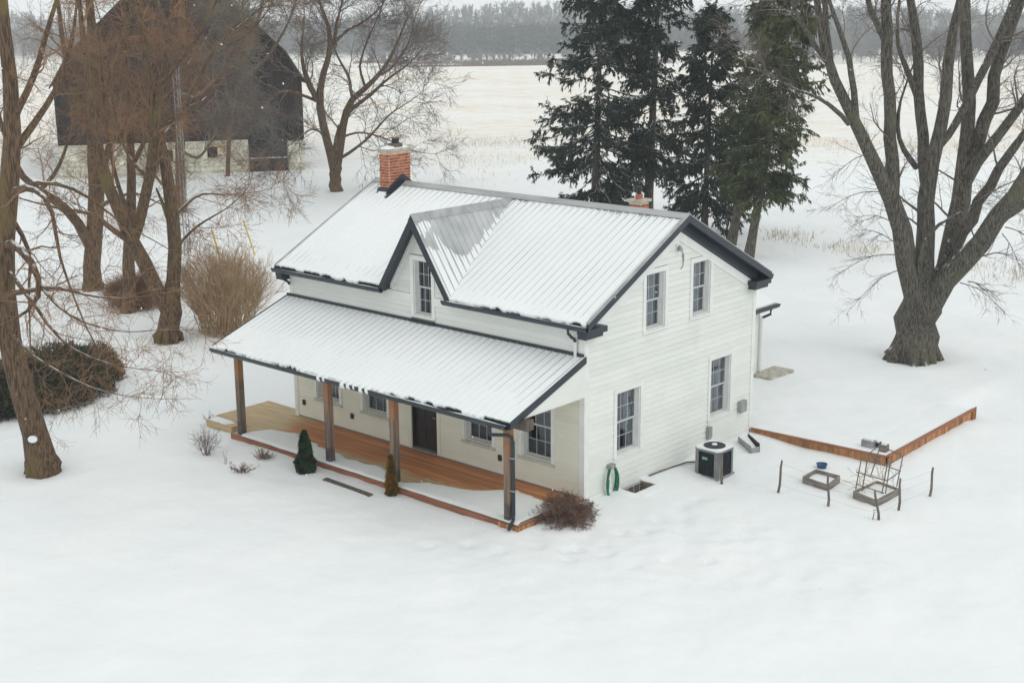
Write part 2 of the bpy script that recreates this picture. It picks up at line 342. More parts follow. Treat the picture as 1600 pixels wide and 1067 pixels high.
# raised snow behind the low garden wall
def bank():
    v = []; vs_ = np.linspace(0, 1, 14); pts = []
    d1 = (W1-W0)/np.linalg.norm(W1-W0); n1 = np.array([-d1[1], d1[0]]); d2 = (W2-W1)/np.linalg.norm(W2-W1); n2 = np.array([-d2[1], d2[0]])
    mit = (n1+n2)/(1+n1@n2); us = np.linspace(0, 1, 40)
    rows = [(W0+(W1-W0)*u, n1*(1-u)+mit*u) for u in us]+[(W1+(W2-W1)*u, mit*(1-u)+n2*u) for u in us[1:]]
    for i, (p, nn) in enumerate(rows):
        for q in vs_:
            xy = p+nn*1.5*q; b = float(ground(xy[0], xy[1])); v.append((xy[0], xy[1], (-.012+.012*vnoise(xy[0]*1.7, xy[1]*1.7))*(1-sstep(q, .5, 1))+(b-.03)*sstep(q, .5, 1)))
    n = len(vs_); f = [(i*n+j, (i+1)*n+j, (i+1)*n+j+1, i*n+j+1) for i in range(len(rows)-1) for j in range(n-1)]
    return new('snow_bank', v, f, M_snow, None, True)
tag(bank(), 'raised level of snow held back by the low garden wall', kind='structure')

# ================================================================== FARMHOUSE
H = thing('farmhouse', 'white clapboard farmhouse with snowy metal roof, centre dormer and timber porch', 'house', (-HL/2, HW/2, 0))
GW = [(1.25, 2.22, .75, 2.39), (5.38, 6.34, .75, 2.39), (2.39, 3.20, 3.74, 5.19), (4.42, 5.23, 3.74, 5.19)]
FWN = [(c-.485, c+.485, .69, 2.38) for c in (-9.37, -7.40, -3.48, -1.50)]
DOOR = (-5.95, -4.98, 0.03, 2.12)
DW = (-5.735, -5.075, 3.76, 5.25)
TH = .2
def cells(x0, x1, zb, top, ops, extra=()):
    """split a wall strip into convex cells around its openings; top is a function of the run"""
    xs = sorted({x0, x1, *[o[0] for o in ops], *[o[1] for o in ops], *extra}); out = []
    xs = [x for x in xs if x0 <= x <= x1]
    for a, b in zip(xs[:-1], xs[1:]):
        mid = (a+b)/2; cuts = sorted([(o[2], o[3]) for o in ops if o[0] < mid < o[1]]); z = zb
        for c0, c1 in cuts: out.append((a, b, z, z, c0, c0)); z = c1
        out.append((a, b, z, z, top(a), top(b)))
    return out
def wallmesh(name, cs, place, M):
    mb = MB()
    for a, b, za0, zb0, za1, zb1 in cs:
        mb.hexa([place(a, 0, za0), place(b, 0, zb0), place(b, TH, zb0), place(a, TH, za0)], [place(a, 0, za1), place(b, 0, zb1), place(b, TH, zb1), place(a, TH, za1)])
    return mb.build(name, M, H)
PF = lambda s, d, z: (s, d, z)          # front wall: s = x, depth into house = +y
PG = lambda s, d, z: (-d, s, z)         # gable wall: s = y, depth into house = -x
def front_top(x):
    dz = DZP-.12-abs(x-DXC)*(DZP-DZE)/DHW
    return max(roofz(0)-.1, dz) if abs(x-DXC) < DHW else roofz(0)-.1
dxk = (DZP-.12-(roofz(0)-.1))/((DZP-DZE)/DHW)
wf = wallmesh('wall', cells(-HL, 0, -.5, front_top, FWN+[DOOR, DW], (DXC, DXC-dxk, DXC+dxk)), PF, M_shade_sheath)
wg = wallmesh('wall', cells(TH, HW, -.5, lambda y: roofz(y)-.08, GW, (HW/2,)), PG, M_shade_sheath)
wb = MB().box(-HL, -TH, HW-TH, HW, -.5, roofz(HW)-.1).build('wall', M_trim, H)
wl = wallmesh('wall', cells(TH, HW-TH, -.5, lambda y: roofz(y)-.08, [], (HW/2,)), lambda s, d, z: (-HL+d, s, z), M_trim)
box('floor', (-HL+TH, -TH, TH, HW-TH, -.3, -.05), M_room, H)
box('attic_floor', (-HL+TH+.05, -TH-.05, TH+.45, HW-TH-.05, 2.9, 3.1), M_room, H)

# clapboards
EXPO = .152
def sub(iv, ops):
    out = [iv]
    for o0, o1 in ops:
        nx = []
        for a, b in out:
            if o1 <= a or o0 >= b: nx.append((a, b)); continue
            if o0 > a: nx.append((a, o0))
            if o1 < b: nx.append((o1, b))
        out = nx
    return out
def clap(place, a0, b0, a1, b1, z0, z1, M, parent):
    if b0-a0 < .03: return
    p = lambda s, d, z: place(s, d, z)
    bo, to = -.028, -.009
    v = [p(a0, bo, z0), p(b0, bo, z0), p(b0, .002, z0), p(a0, .002, z0), p(a1, to, z1), p(b1, to, z1), p(b1, .002, z1), p(a1, .002, z1)]
    new('clapboard', v, BF, M, parent)
def courses(place, parent, zb, zt, span, ops, M):
    n = int(round((zt-zb)/EXPO)); 
    for i in range(n):
        z0 = zb+i*EXPO; z1 = z0+EXPO-.009  # open gap bares the grey core as a shadow line under each lap
        r0, r1 = span(z0), span(z1)
        if r1[1]-r1[0] < .1: break
        # full-height openings and partial ones
        cut = [(o[0], o[1]) for o in ops if o[2] <= z0+.02 and o[3] >= z1-.02]
        par = [o for o in ops if not (o[2] <= z0+.02 and o[3] >= z1-.02) and o[3] > z0 and o[2] < z1]
        for a, b in sub((r0[0], r0[1]), cut+[(o[0], o[1]) for o in par]):
            a1 = r1[0] if abs(a-r0[0]) < 1e-6 else a; b1 = r1[1] if abs(b-r0[1]) < 1e-6 else b
            clap(place, a, b, a1, b1, z0, z1, M, parent)
        for o in par:
            if o[2] > z0+.02: clap(place, o[0], o[1], o[0], o[1], z0, o[2], M, parent)
            elif o[3] < z1-.02: clap(place, o[0], o[1], o[0], o[1], o[3], z1, M, parent)
CB = .13
def gspan(z):
    if z <= roofz(0)-.1: return (CB, HW-CB)
    d = (ZR-.45-z)/SL
    return (max(CB, HW/2-d), min(HW-CB, HW/2+d))
TR = .115
courses(PG, wg, 0.0, 6.4, gspan, [(o[0]-TR+.01, o[1]+TR-.01, o[2]-.02, o[3]+TR-.01) for o in GW], M_white)
courses(PF, wf, 0.03, 2.60, lambda z: (-HL+CB, -CB), [(o[0]-TR+.01, o[1]+TR-.01, o[2]-.06, o[3]+TR-.01) for o in FWN]+[(DOOR[0]-.12, DOOR[1]+.12, -1, DOOR[3]+.12)], M_cream)
courses(PF, wf, 3.50, 4.12, lambda z: (-HL+CB, -CB), [(DW[0]-TR, DW[1]+TR, 3.4, 5.4)], M_white)
def dspan(z):
    d = (DZP-.30-z)*DHW/(DZP-DZE); return (DXC-d, DXC+d)
courses(PF, wf, 4.33, 6.2, lambda z: (max(dspan(z)[0], -6.62), min(dspan(z)[1], -4.30)), [(DW[0]-TR, DW[1]+TR, 3.4, DW[3]+TR)], M_white)
# corner boards, water tables, friezes
for nm, b in (('corner_board', (-CB, .036, -.036, .0, -.02, 4.36)), ('corner_board', (.0, .036, .0005, CB, -.02, 4.36)), ('corner_board', (.0, .036, HW-CB, HW+.02, -.02, 4.36)), ('corner_board', (-HL-.02, -HL+CB, -.036, 0, -.02, 4.36))):
    box(nm, b, M_trim, H)
box('water_table', (.0, .045, CB, HW-CB, -.28, -.004), M_trim, H)
box('frieze_board', (-HL+CB, DXC-DHW+.0, -.044, -.0, 4.10, 4.34), M_trim, H)
box('frieze_board', (DXC+DHW-.0, -CB, -.044, -.0, 4.10, 4.34), M_trim, H)
box('belt_board', (DXC-DHW+.0, DW[0]-TR, -.044, -.0, 4.10, 4.32), M_trim, H)
box('belt_board', (DW[1]+TR, DXC+DHW-.0, -.044, -.0, 4.10, 4.32), M_trim, H)
# rake friezes on the gable (white boards under the overhang)
for sg in (-1, 1):
    ye = HW/2+sg*(HW/2-.02)
    for nm, za, zb_, th, M in (('bed_board', .09, .30, .085, M_navy), ('bed_board', .301, .42, .055, M_navy), ('rake_frieze', .421, .66, .044, M_trim)):
        p = [(0, ye, roofz(ye)-za), (0, HW/2, ZR-za), (0, HW/2, ZR-zb_), (0, ye, roofz(ye)-zb_)]
        if sg > 0: p = p[::-1]
        MB().prism(p, (th, 0, 0)).build(nm, M, H)

# windows
def window(place, s0, s1, z0, z1, curtain, casing=TR, sill=.05, deep=.11, hidden_head=False):
    def bx(a, b, d0, d1, za, zb):
        v = [place(a, d0, za), place(b, d0, za), place(b, d1, za), place(a, d1, za), place(a, d0, zb), place(b, d0, zb), place(b, d1, zb), place(a, d1, zb)]; return v
    mb = MB(); st = .045; zm = (z0+z1)/2
    # frame: jamb liner plus both sashes' stiles and rails
    for a, b, d0, d1, za, zb in ((s0, s0+.025, .0, .2, z0, z1), (s1-.025, s1, .0, .2, z0, z1), (s0+.025, s1-.025, .0, .2, z1-.025, z1), (s0+.025, s1-.025, .0, .2, z0, z0+.025)):
        mb.add(bx(a, b, d0, d1, za, zb), BF)
    i0, i1 = s0+.025, s1-.025
    wn = mb.build('window', M_trim, H)
    for k, (za, zb, d) in enumerate(((zm-.02, z1-.025, deep), (z0+.025, zm+.02, deep+.035))):
        sm = MB()
        for a, b, u, v_ in ((i0, i0+st, za, zb), (i1-st, i1, za, zb), (i0+st, i1-st, zb-st, zb), (i0+st, i1-st, za, za+st)):
            sm.add(bx(a, b, d, d+.033, u, v_), BF)
        sm.build('sash', M_munt, wn)
        ga, gb, gl, gh = i0+st, i1-st, za+st, zb-st; mu = .013
        mm = MB()
        for c in (1, 2):
            x = ga+(gb-ga)*c/3; mm.add(bx(x-mu/2, x+mu/2, d+.006, d+.026, gl, gh), BF)
        zc = (gl+gh)/2
        for c in range(3):
            xa = ga+(gb-ga)*c/3+(mu/2 if c else 0); xb = ga+(gb-ga)*(c+1)/3-(mu/2 if c < 2 else 0)
            mm.add(bx(xa, xb, d+.007, d+.025, zc-mu/2, zc+mu/2), BF)
            for (u, v_) in ((gl, zc-mu/2), (zc+mu/2, gh)):
                new('pane', bx(xa, xb, d+.013, d+.018, u, v_), BF, M_glass, wn)
        mm.build('muntin', M_munt, wn)
    # casing boards and sill outside
    cz = -.042
    new('casing', bx(s0-casing, s0, cz, -.0005, z0, z1+casing), BF, M_trim, wn)
    new('casing', bx(s1, s1+casing, cz, -.0005, z0, z1+casing), BF, M_trim, wn)
    new('casing', bx(s0, s1, cz, -.0005, z1, z1+casing), BF, M_trim, wn)
    new('sill', bx(s0-casing, s1+casing, -.06, .1, z0-sill, z0-.001), BF, M_trim if sill < .06 else M_sill, wn)
    # near-black board painted as the darkness of the unlit room, curtain before it
    bk = MB(); bk.add(bx(s0-.05, s1+.05, .55, .57, z0-.05, z1+.05), BF); bk.build('room_shade_board', M_room, wn)
    if curtain:
        n = 40; ss = np.linspace(s0+.03, s1-.03, n); v = []; 
        for s in ss:
            d = .27+.03*math.sin((s-s0)*38)+.015*math.sin((s-s0)*91)
            v += [place(s, d, z0+.03), place(s, d, z1-.03)]
        mid = [i for i in range(n-1) if curtain == 2 or abs(i-n/2) > n*.12]
        new('curtain', v, [(2*i, 2*i+2, 2*i+3, 2*i+1) for i in mid], M_curt, wn, True)
for i, o in enumerate(GW): window(PG, *o, 2 if i > 1 else 1)
for o in FWN: window(PF, *o, 0, sill=.085)
window(PF, *DW, 1)

# door
d0, d1, dz0, dz1 = DOOR
dr = box('door', (d0+.02, d1-.02, .10, .145, dz0+.03, dz1-.03), M_door, H)
for c in range(2):
    for r in range(3):
        xa = d0+.12+c*.40; za = dz0+.2+r*.62
        MB().box(xa, xa+.30, .086, .1005, za, za+.48).build('door_panel', M_door, dr)
MB().tube([(d1-.12, .09, 1.0), (d1-.12, .05, 1.0), (d1-.24, .05, 1.0)], .012).build('handle', M_steel, dr)
box('door_jamb', (d0, d0+.02, 0, .2, dz0, dz1), M_door, H); box('door_jamb', (d1-.02, d1, 0, .2, dz0, dz1), M_door, H)
box('door_head', (d0+.02, d1-.02, 0, .2, dz1-.03, dz1), M_door, H); box('threshold', (d0+.02, d1-.02, -.06, .2, dz0-.02, dz0+.03), M_steel, H)
for a, b in ((d0-.12, d0), (d1, d1+.12)): box('door_casing', (a, b, -.042, -.0005, .03, dz1+.12), M_cream, H)
for x, z in ((-10.44, .45), (-8.35, .45), (-2.72, .46)):
    ob = box('outlet_box', (x-.05, x+.05, -.065, -.015, z-.075, z+.075), M_dark, H)

# ---- main roof: sheathing, ribbed steel panels, ridge cap, snow
RIB = .2285
def rib_profile(x0, x1):
    """(x, height) samples of the ribbed steel sheet"""
    xs = []; k = math.floor((x0+40)/RIB)
    while True:
        c = -40+k*RIB
        if c > x1+.1: break
        for dx, h in ((-.026, 0), (-.006, .027), (.006, .027), (.026, 0), (RIB/2-.012, 0), (RIB/2, .004), (RIB/2+.012, 0)):
            x = c+dx
            if x0 < x < x1: xs.append((x, h))
        k += 1
    return [(x0, 0)]+xs+[(x1, 0)]
def slope_frame(y0, z0, y1, z1):
    d = np.array([0, y1-y0, z1-z0]); Ls = np.linalg.norm(d); d /= Ls; n = np.cross([1, 0, 0], d) 
    if n[2] < 0: n = -n
    return np.array([0, y0, z0]), d, n, Ls
ridge_y = HW/2
def valley_v(x, Ls):
    """start of the front slope where the dormer cuts it"""
    if abs(x-DXC) >= DHW: return 0.0
    return Ls*(1-abs(x-DXC)/DHW)*((DZP-ZE)/(ZR-ZE))
def panels(par, fr, x0, x1, cut=None, wid=.914, M=M_metal):
    o, d, n, Ls = fr; x = x0
    while x < x1-.01:
        xe = min(x+wid, x1); pr = rib_profile(x, xe); v = []
        for px_, h in pr:
            a = cut(px_, Ls) if cut else 0.0
            for vv in (a, Ls): v.append(o+np.array([px_, 0, 0])+d*vv+n*(h+.012))
        f = [(2*i, 2*i+2, 2*i+3, 2*i+1) for i in range(len(pr)-1)]
        if all((cut(p[0], Ls) if cut else 0) < Ls-.05 for p in pr) or True: new('roof_panel', v, f, M, par)
        x = xe
def snow_sheet(par, fr, x0, x1, tfun, cut=None, lip=None, du=.038, nv=70, margin=.015, name='snow_cover'):
    o, d, n, Ls = fr; v = []
    cc = -40+RIB*np.arange(math.floor((x0+40)/RIB)-1, math.ceil((x1+40)/RIB)+1)
    us = np.sort((cc[:, None]+np.array([-.055, -.034, -.02, -.008, 0, .008, .02, .034, .055, .085, RIB/2, RIB-.085])[None]).ravel()); us = us[(us > x0+margin) & (us < x1-margin)]
    tt = np.linspace(0, 1, nv)
    U, Tt = np.meshgrid(us, tt, indexing='ij')
    a = np.array([cut(u, Ls) if cut else 0.0 for u in us])
    V = a[:, None]+(Ls-.02-a)[:, None]*Tt
    ribc = np.abs(((U+40+RIB/2) % RIB)-RIB/2); h = tfun(U, V, Ls)+.012+.0105*(1-sstep(ribc, .006, .042))
    P = o+U[..., None]*np.array([1, 0, 0])+V[..., None]*d+h[..., None]*n
    if lip is not None:
        e = lip(us)
        e = np.where(a > 0, .0, e)
        sk = np.where(a > 0, 0., 1.)
        l1 = o+us[:, None]*np.array([1, 0, 0])+(a-e*.8)[:, None]*d+(h[:, 0]*.8)[:, None]*n
        l2 = o+us[:, None]*np.array([1, 0, 0])+(a-e)[:, None]*d+(h[:, 0]*.2-(.012+e*.25)*sk)[:, None]*n
        l3 = o+us[:, None]*np.array([1, 0, 0])+(a-e*.7)[:, None]*d+(-(.03+e*.55)*sk)[:, None]*n
        P = np.concatenate([l3[:, None], l2[:, None], l1[:, None], P], 1)
    nn = P.shape[1]; ix = np.arange(P.shape[0]*nn).reshape(P.shape[0], nn)
    f = np.stack([ix[:-1, :-1], ix[1:, :-1], ix[1:, 1:], ix[:-1, 1:]], -1).reshape(-1, 4)
    ob = new(name, P.reshape(-1, 3), f, M_snow, par, True); return ob
fr_f = slope_frame(-EO, ZE, ridge_y, ZR); fr_b = slope_frame(HW+EO, ZE, ridge_y, ZR)
def slab(fr, x0, x1, th, cut=False):
    o, d, n, Ls = fr; mb = MB()
    segs = [(x0, x1)] if not cut else [(x0, DXC-DHW), (DXC-DHW, DXC), (DXC, DXC+DHW), (DXC+DHW, x1)]
    for a, b in segs:
        va, vb = (valley_v(a+1e-6, Ls), valley_v(b-1e-6, Ls)) if cut else (0, 0)
        P = lambda x, v, h: o+np.array([x, 0, 0])+d*v+n*h
        mb.hexa([P(a, va, -th), P(b, vb, -th), P(b, Ls, -th), P(a, Ls, -th)], [P(a, va, 0), P(b, vb, 0), P(b, Ls, 0), P(a, Ls, 0)])
    return mb
roof = slab(fr_f, -HL-RO, RO, .05, True).add(*(lambda q: (q.v, q.f))(slab(fr_b, -HL-RO, RO, .05))).build('roof', M_navy, H)
panels(roof, fr_f, -HL-RO-.02, RO+.02, valley_v); panels(roof, fr_b, -HL-RO-.02, RO+.02)
MB().prism([(-HL-RO-.02, ridge_y-.2, ZR-.2*SL+.045), (-HL-RO-.02, ridge_y, ZR+.06), (-HL-RO-.02, ridge_y+.2, ZR-.2*SL+.045), (-HL-RO-.02, ridge_y, ZR+.035)], (HL+2*RO+.04, 0, 0)).build('ridge_cap', M_cap, roof)
def t_main(U, V, Ls):
    q = V/Ls
    base = .0130+.005*vnoise(U*.55+4, V*.7)+.005*vnoise(U*2.2, V*.9+5)+.002*vnoise(U*9, V*3)
    base = base+np.where(U < DXC-1.0, .009*np.exp(-((q-.45)/.3)**2), .0005)
    top = sstep(q, .80, 1.02)+.3*np.maximum(0, vnoise(U*.8+11, V*.5)*2)*sstep(q, .55, .9)
    return base-.016*top+.008*(1-sstep(q, .0, .10))
def ragged(seed, lo, hi, pw=1.0):
    def f(us):
        a = vnoise(us*1.1+seed, us*0+seed)+.5; b = vnoise(us*4.4+seed*3, us*0)+.5; c = vnoise(us*11+seed, us*0+2)+.5
        return lo+(hi-lo)*np.clip((.5*a+.35*b+.15*c-.3)*2.0, 0, 1)**pw
    return f
snow_sheet(roof, fr_f, -HL-RO, RO, t_main, valley_v, ragged(3, -.05, .08, .8))
snow_sheet(roof, fr_b, -HL-RO, RO, t_main)
# dormer roof
def dormer():
    dr_ = None
    mbs = MB(); yb = HW/2
    for sg in (-1, 1):
        # slope runs across x; build as sheet between rake (y=-EO-.02) and valley
        xe = DXC+sg*DHW; nrm = np.array([sg*(DZP-DZE), 0, DHW]); nrm /= np.linalg.norm(nrm)
        # valley: from (xe, y_e, DZE) to (DXC, y_p, DZP) on main slope
        ye = -EO+(DZE-ZE)/SL; yp = -EO+(DZP-ZE)/SL
        a, b, c, e = np.array([xe, -EO-.03, DZE]), np.array([DXC, -EO-.03, DZP]), np.array([DXC, yp+.05, DZP]), np.array([xe, max(ye, -EO-.03)+.02, DZE])
        mbs.prism([a, b, c, e] if sg > 0 else [e, c, b, a], tuple(-nrm*.045))
    sheath = mbs.build('dormer_roof', M_navy, H)
    for sg in (-1, 1):
        xe = DXC+sg*DHW; dv = np.array([DXC-xe, 0, DZP-DZE]); Ls = np.linalg.norm(dv); dv /= Ls
        nrm = np.array([sg*(DZP-DZE), 0, DHW]); nrm /= np.linalg.norm(nrm)
        yp = -EO+(DZP-ZE)/SL; y0 = -EO-.04
        # ribs run down the slope; columns along y, each from the valley up to the dormer ridge
        y = y0
        while y < yp-.05:
            ye_ = min(y+.914, yp); prf = rib_profile(y, ye_); v = []
            for py_, h in prf:
                q = max(0., min(1., (py_+EO)/(yp+EO)))
                for vv in (q*Ls, Ls): v.append(np.array([xe, py_, DZE])+dv*vv+nrm*(h+.012))
            f = [(2*i, 2*i+2, 2*i+3, 2*i+1) for i in range(len(prf)-1)]
            if sg < 0: f = [t[::-1] for t in f]
            new('roof_panel', v, f, M_metal, sheath); y = ye_
        ys = np.arange(y0+.02, yp-.04, .038); tt = np.linspace(0, 1, 40); Pn = []
        for py_ in ys:
            q = max(0., min(1., (py_+EO)/(yp+EO)))
            vv = q*Ls+(Ls-.03-q*Ls)*tt
            h = .013+.010*vnoise(py_*1.3+20*sg, vv*1.0)*1.6+.006*vnoise(np.full_like(vv, py_*5), vv*2.5)
            if sg > 0: h = h-.010-.008*np.maximum(0, vnoise(np.full_like(vv, py_*.9+4), vv*.7)*2.5)+.004*vnoise(np.full_like(vv, py_*14), vv*1.2)+.010*(1-sstep(tt, .0, .25))
            else: h = h+.008
            h = h-.006*sstep(tt, .85, 1)
            Pn.append(np.array([xe, py_, DZE])+vv[:, None]*dv+(h+.012)[:, None]*nrm)
        Pn = np.array(Pn); nn = 40; ix = np.arange(len(ys)*nn).reshape(len(ys), nn)
        f = np.stack([ix[:-1, :-1], ix[1:, :-1], ix[1:, 1:], ix[:-1, 1:]], -1).reshape(-1, 4)
        if sg < 0: f = f[:, ::-1]
        new('snow_cover', Pn.reshape(-1, 3), np.ascontiguousarray(f), M_snow, sheath, True)
    k = (DZP-DZE)/DHW
    MB().prism([(DXC-.12, -EO-.05, DZP-.12*k+.05), (DXC, -EO-.05, DZP+.06), (DXC+.12, -EO-.05, DZP-.12*k+.05), (DXC, -EO-.05, DZP+.03)], (0, HW/2-.05+EO, 0)).build('ridge_cap', M_cap, sheath)
    # dark fascia (rake boards) and soffit lining
    for sg in (-1, 1):
        xe = DXC+sg*DHW; w_ = .19
        p = [(xe, -EO-.035, DZE), (DXC, -EO-.035, DZP), (DXC, -EO-.035, DZP-w_*1.7), (xe-sg*w_*.35, -EO-.035, DZE-w_*.75)]
        if sg < 0: p = p[::-1]
        MB().prism(p, (0, -.022, 0)).build('rake_board', M_navy, H)
        s_ = np.array([(xe-sg*.02, -EO-.03, DZE-.10), (DXC, -EO-.03, DZP-.10), (DXC, -.02, DZP-.10), (xe-sg*.02, -.02, DZE-.10)])
        MB().prism([tuple(q) for q in (s_ if sg > 0 else s_[::-1])], (-sg*.02, 0, -.02)).build('soffit', M_navy, H)
        q = [(DXC, -.0, DZP-.30), (DXC+sg*1.16, -.0, DZP-.30-1.16*k), (DXC+sg*1.16, -.0, DZP-.30-1.16*k+.26), (DXC, 0, DZP-.30+.26)]
        if sg < 0: q = q[::-1]
        MB().prism(q, (0, -.042, 0)).build('rake_frieze', M_trim, H)
dormer()
# eaves: fascia, soffit, gutters, gutter bands of snow
def gutter(x0, x1, y, z, parent=H, snow_seed=5, M=M_navy, bits=True):
    prof = [(0, 0), (0, -.13), (-.075, -.13), (-.125, -.05), (-.125, 0), (-.118, 0), (-.118, -.045), (-.07, -.122), (-.008, -.122), (-.008, 0)]
    gt = MB().prism([(x0, y+a, z+b) for a, b in prof], (x1-x0, 0, 0)).build('gutter', M, parent)
    us = np.arange(x0+.03, x1-.03, .05); h = -.03+.02*vnoise(us*1.5+snow_seed, us*0)*2
    v = []; 
    for u, hh in zip(us, h): v += [(u, y-.009, z+hh), (u, y-.06, z+hh+.008), (u, y-.117, z+hh-.004)]
    f = []
    for i in range(len(us)-1): f += [(3*i, 3*i+1, 3*i+4, 3*i+3), (3*i+1, 3*i+2, 3*i+5, 3*i+4)]
    new('gutter_snow', v, f, M_snow, gt, True)
    return gt
box('fascia', (-HL-RO, DXC-DHW-.02, -EO+.0, -EO+.03, ZE-.17, ZE-.055), M_navy, H); box('fascia', (DXC+DHW+.02, RO, -EO+.0, -EO+.03, ZE-.17, ZE-.055), M_navy, H)
box('soffit', (-HL-RO, DXC-DHW-.02, -EO+.03, -.002, ZE-.17, ZE-.14), M_navy, H); box('soffit', (DXC+DHW+.02, RO-.02, -EO+.03, -.002, ZE-.17, ZE-.14), M_navy, H)
box('fascia', (-HL-RO, RO, HW+EO-.03, HW+EO, ZE-.17, ZE-.055), M_navy, H); box('soffit', (-HL-RO, RO-.02, HW+.002, HW+EO-.03, ZE-.17, ZE-.14), M_navy, H)
gutter(-HL-RO-.04, DXC-DHW+.12, -EO-.002, ZE-.035, snow_seed=5); gutter(DXC+DHW-.22, RO+.03, -EO-.002, ZE-.035, snow_seed=8)
MB().prism([(-HL-RO, HW+EO+.002+a, ZE-.035+b) for a, b in [(0, 0), (0, -.13), (.075, -.13), (.125, -.05), (.125, 0)][::-1]], (HL+2*RO, 0, 0)).build('gutter', M_navy, H)
# gable overhangs at both ends: rake boards, soffits, boxed eave returns
for xo, sg in ((RO, 1), (-HL-RO, -1)):
    for side in (-1, 1):
        ye = HW/2+side*(HW/2+EO)
        for nm, off, th, w0, w1 in (('rake_board', 0, .024, -.02, .15), ('rake_trim', 1, .03, -.048, -.022)):
            xq = xo+(sg*.028 if off else 0)
            p = [(xq, ye, ZE-w0), (xq, HW/2, ZR-w0), (xq, HW/2, ZR-w1*1.1), (xq, ye, ZE-w1*1.1)]
            if ((side > 0) == (sg > 0)) != bool(off): p = p[::-1]
            MB().prism(p, (sg*th if not off else -sg*.09, 0, 0)).build(nm, M_cap if off else M_navy, H)
        xw = 0.002 if sg > 0 else -HL-.002
        a, b = (xw, xo-.002) if sg > 0 else (xo+.002, xw)
        p = [(a, ye, ZE-.135), (a, HW/2, ZR-.125), (a, HW/2, ZR-.09), (a, ye, ZE-.10)]
        if side > 0: p = p[::-1]
        MB().prism(p, (b-a, 0, 0)).build('soffit', M_navy, H)
        # stepped line on the soffit
        p = [(a+.12, ye, ZE-.165), (a+.12, HW/2, ZR-.155), (a+.12, HW/2, ZR-.137), (a+.12, ye, ZE-.147)]
        if side > 0: p = p[::-1]
        MB().prism(p, (.03, 0, 0)).build('soffit_seam', M_navy, H)
        # return box
        y0, y1 = (-EO-.0, .46) if side < 0 else (HW-.46, HW+EO)
        rb = MB().box(a, b+(.012 if sg > 0 else 0), y0, y1, ZE-.30+.03, ZE-.13)
        rb.box(a, b-.07 if sg > 0 else b, y0+.02 if side < 0 else y0+.07, y1-.07 if side < 0 else y1-.02, ZE-.38, ZE-.2701)
        rb.build('eave_return', M_navy, H)
# downspout elbows and upper downspouts on the front
for x in (-HL+.02, -.22):
    MB().tube([(x, -EO-.06, 4.28), (x, -EO-.06, 4.18), (x+.0, -.22, 4.06), (x, -.12, 4.0), (x, -.075, 3.92)], .038, 8).build('downspout_elbow', M_navy, H)
MB().tube([(-.22, -.075, 3.93), (-.22, -.075, 3.52)], .04, 8).build('downspout', M_trim, H)
# gable light with its hanging cable
lf = MB().box(.0, .05, 3.63, 3.75, 5.62, 5.78).build('gable_light', M_trim, H)
MB().lathe((.10, 3.70, 5.62), [(.03, .12), (.06, .06), (.07, 0)], 10).build('lamp_cup', M_steel, lf)
MB().tube([(.06, 3.74, 5.74), (.05, 3.86, 5.66), (.045, 3.93, 5.5), (.04, 3.96, 5.3), (.04, 3.93, 5.16), (.03, 3.86, 5.12)], .011, 5).build('cable', M_steel, lf)
MB().tube([(.03, 3.955, 5.50), (.03, 3.965, 5.30)], .02, 5).build('cable_joint', M_dark, lf)
# meter box, shut-off with conduit
box('meter_box', (.02, .15, 6.76, 7.05, .62, .94), M_steel, H)
db = box('disconnect_box', (.02, .13, 5.22, 5.38, .26, .56), M_steel, H)
MB().tube([(.07, 5.28, .28), (.08, 5.28, .05), (.3, 5.1, -.12)], .022, 6).build('conduit', M_steel, db); MB().tube([(.09, 5.34, .28), (.10, 5.36, .08), (.35, 5.2, -.12)], .016, 6).build('conduit', M_steel, db)
MB().tube([(.03, 5.30, .56), (.03, 5.30, 2.2)], .014, 6).build('conduit', M_white, db)

# ---- chimneys
def chimney(x0, x1, y0, y1, zb, zt, single):
    core = box('chimney', (x0+.012, x1-.012, y0+.012, y1-.012, zb, zt), M_mortar, H)
    bw, bh, j = .20, .066, .020; n = int((zt-zb-.01)/(bh+j)); agg = MB()
    for r in range(n):
        z = zb+.01+r*(bh+j); off = (r % 2)*.5
        def runs(a, b):
            L_ = b-a; k = max(1, round(L_/(bw+j))); st = L_/k; o_ = []
            e = [a]+[a+st*(i+off) for i in range(1 if off == 0 else 0, k)]+[b]
            return [(p+j/2, q-j/2) for p, q in zip(e[:-1], e[1:]) if q-p > .04]
        fs = [(a, b, y0-.002, y0+.05) for a, b in runs(x0, x1)]+[(x1-.05, x1+.002, a, b) for a, b in runs(y0+.055, y1-.0)]
        if not single: fs += []
        bs = [(a, b, c, d, z, z+bh) for a, b, c, d in fs]
        bk = [(a, b, y1-.05, y1+.002, z, z+bh) for a, b in runs(x0, x1-.055)]+[(x0-.002, x0+.05, a, b, z, z+bh) for a, b in runs(y0+.055, y1-.055)]
        for q in bs:
            e = random.uniform(-.002, .003)
            if single: box('brick', (q[0], q[1]+(e if q[0] > x1-.06 else 0), q[2]-(e if q[2] < y0+.01 else 0), q[3], q[4], q[5]), M_brick, core)
            else: agg.box(*q)
        for q in bk: agg.box(*q)
    tag(agg.build('brickwork', M_brick, core), kind='stuff')
    return core
CX0, CX1, CY0, CY1, CZB, CZT = -10.41, -10.02, 3.20, 4.10, 6.0, 7.46
ch = chimney(CX0, CX1, CY0, CY1, CZB, CZT, True)
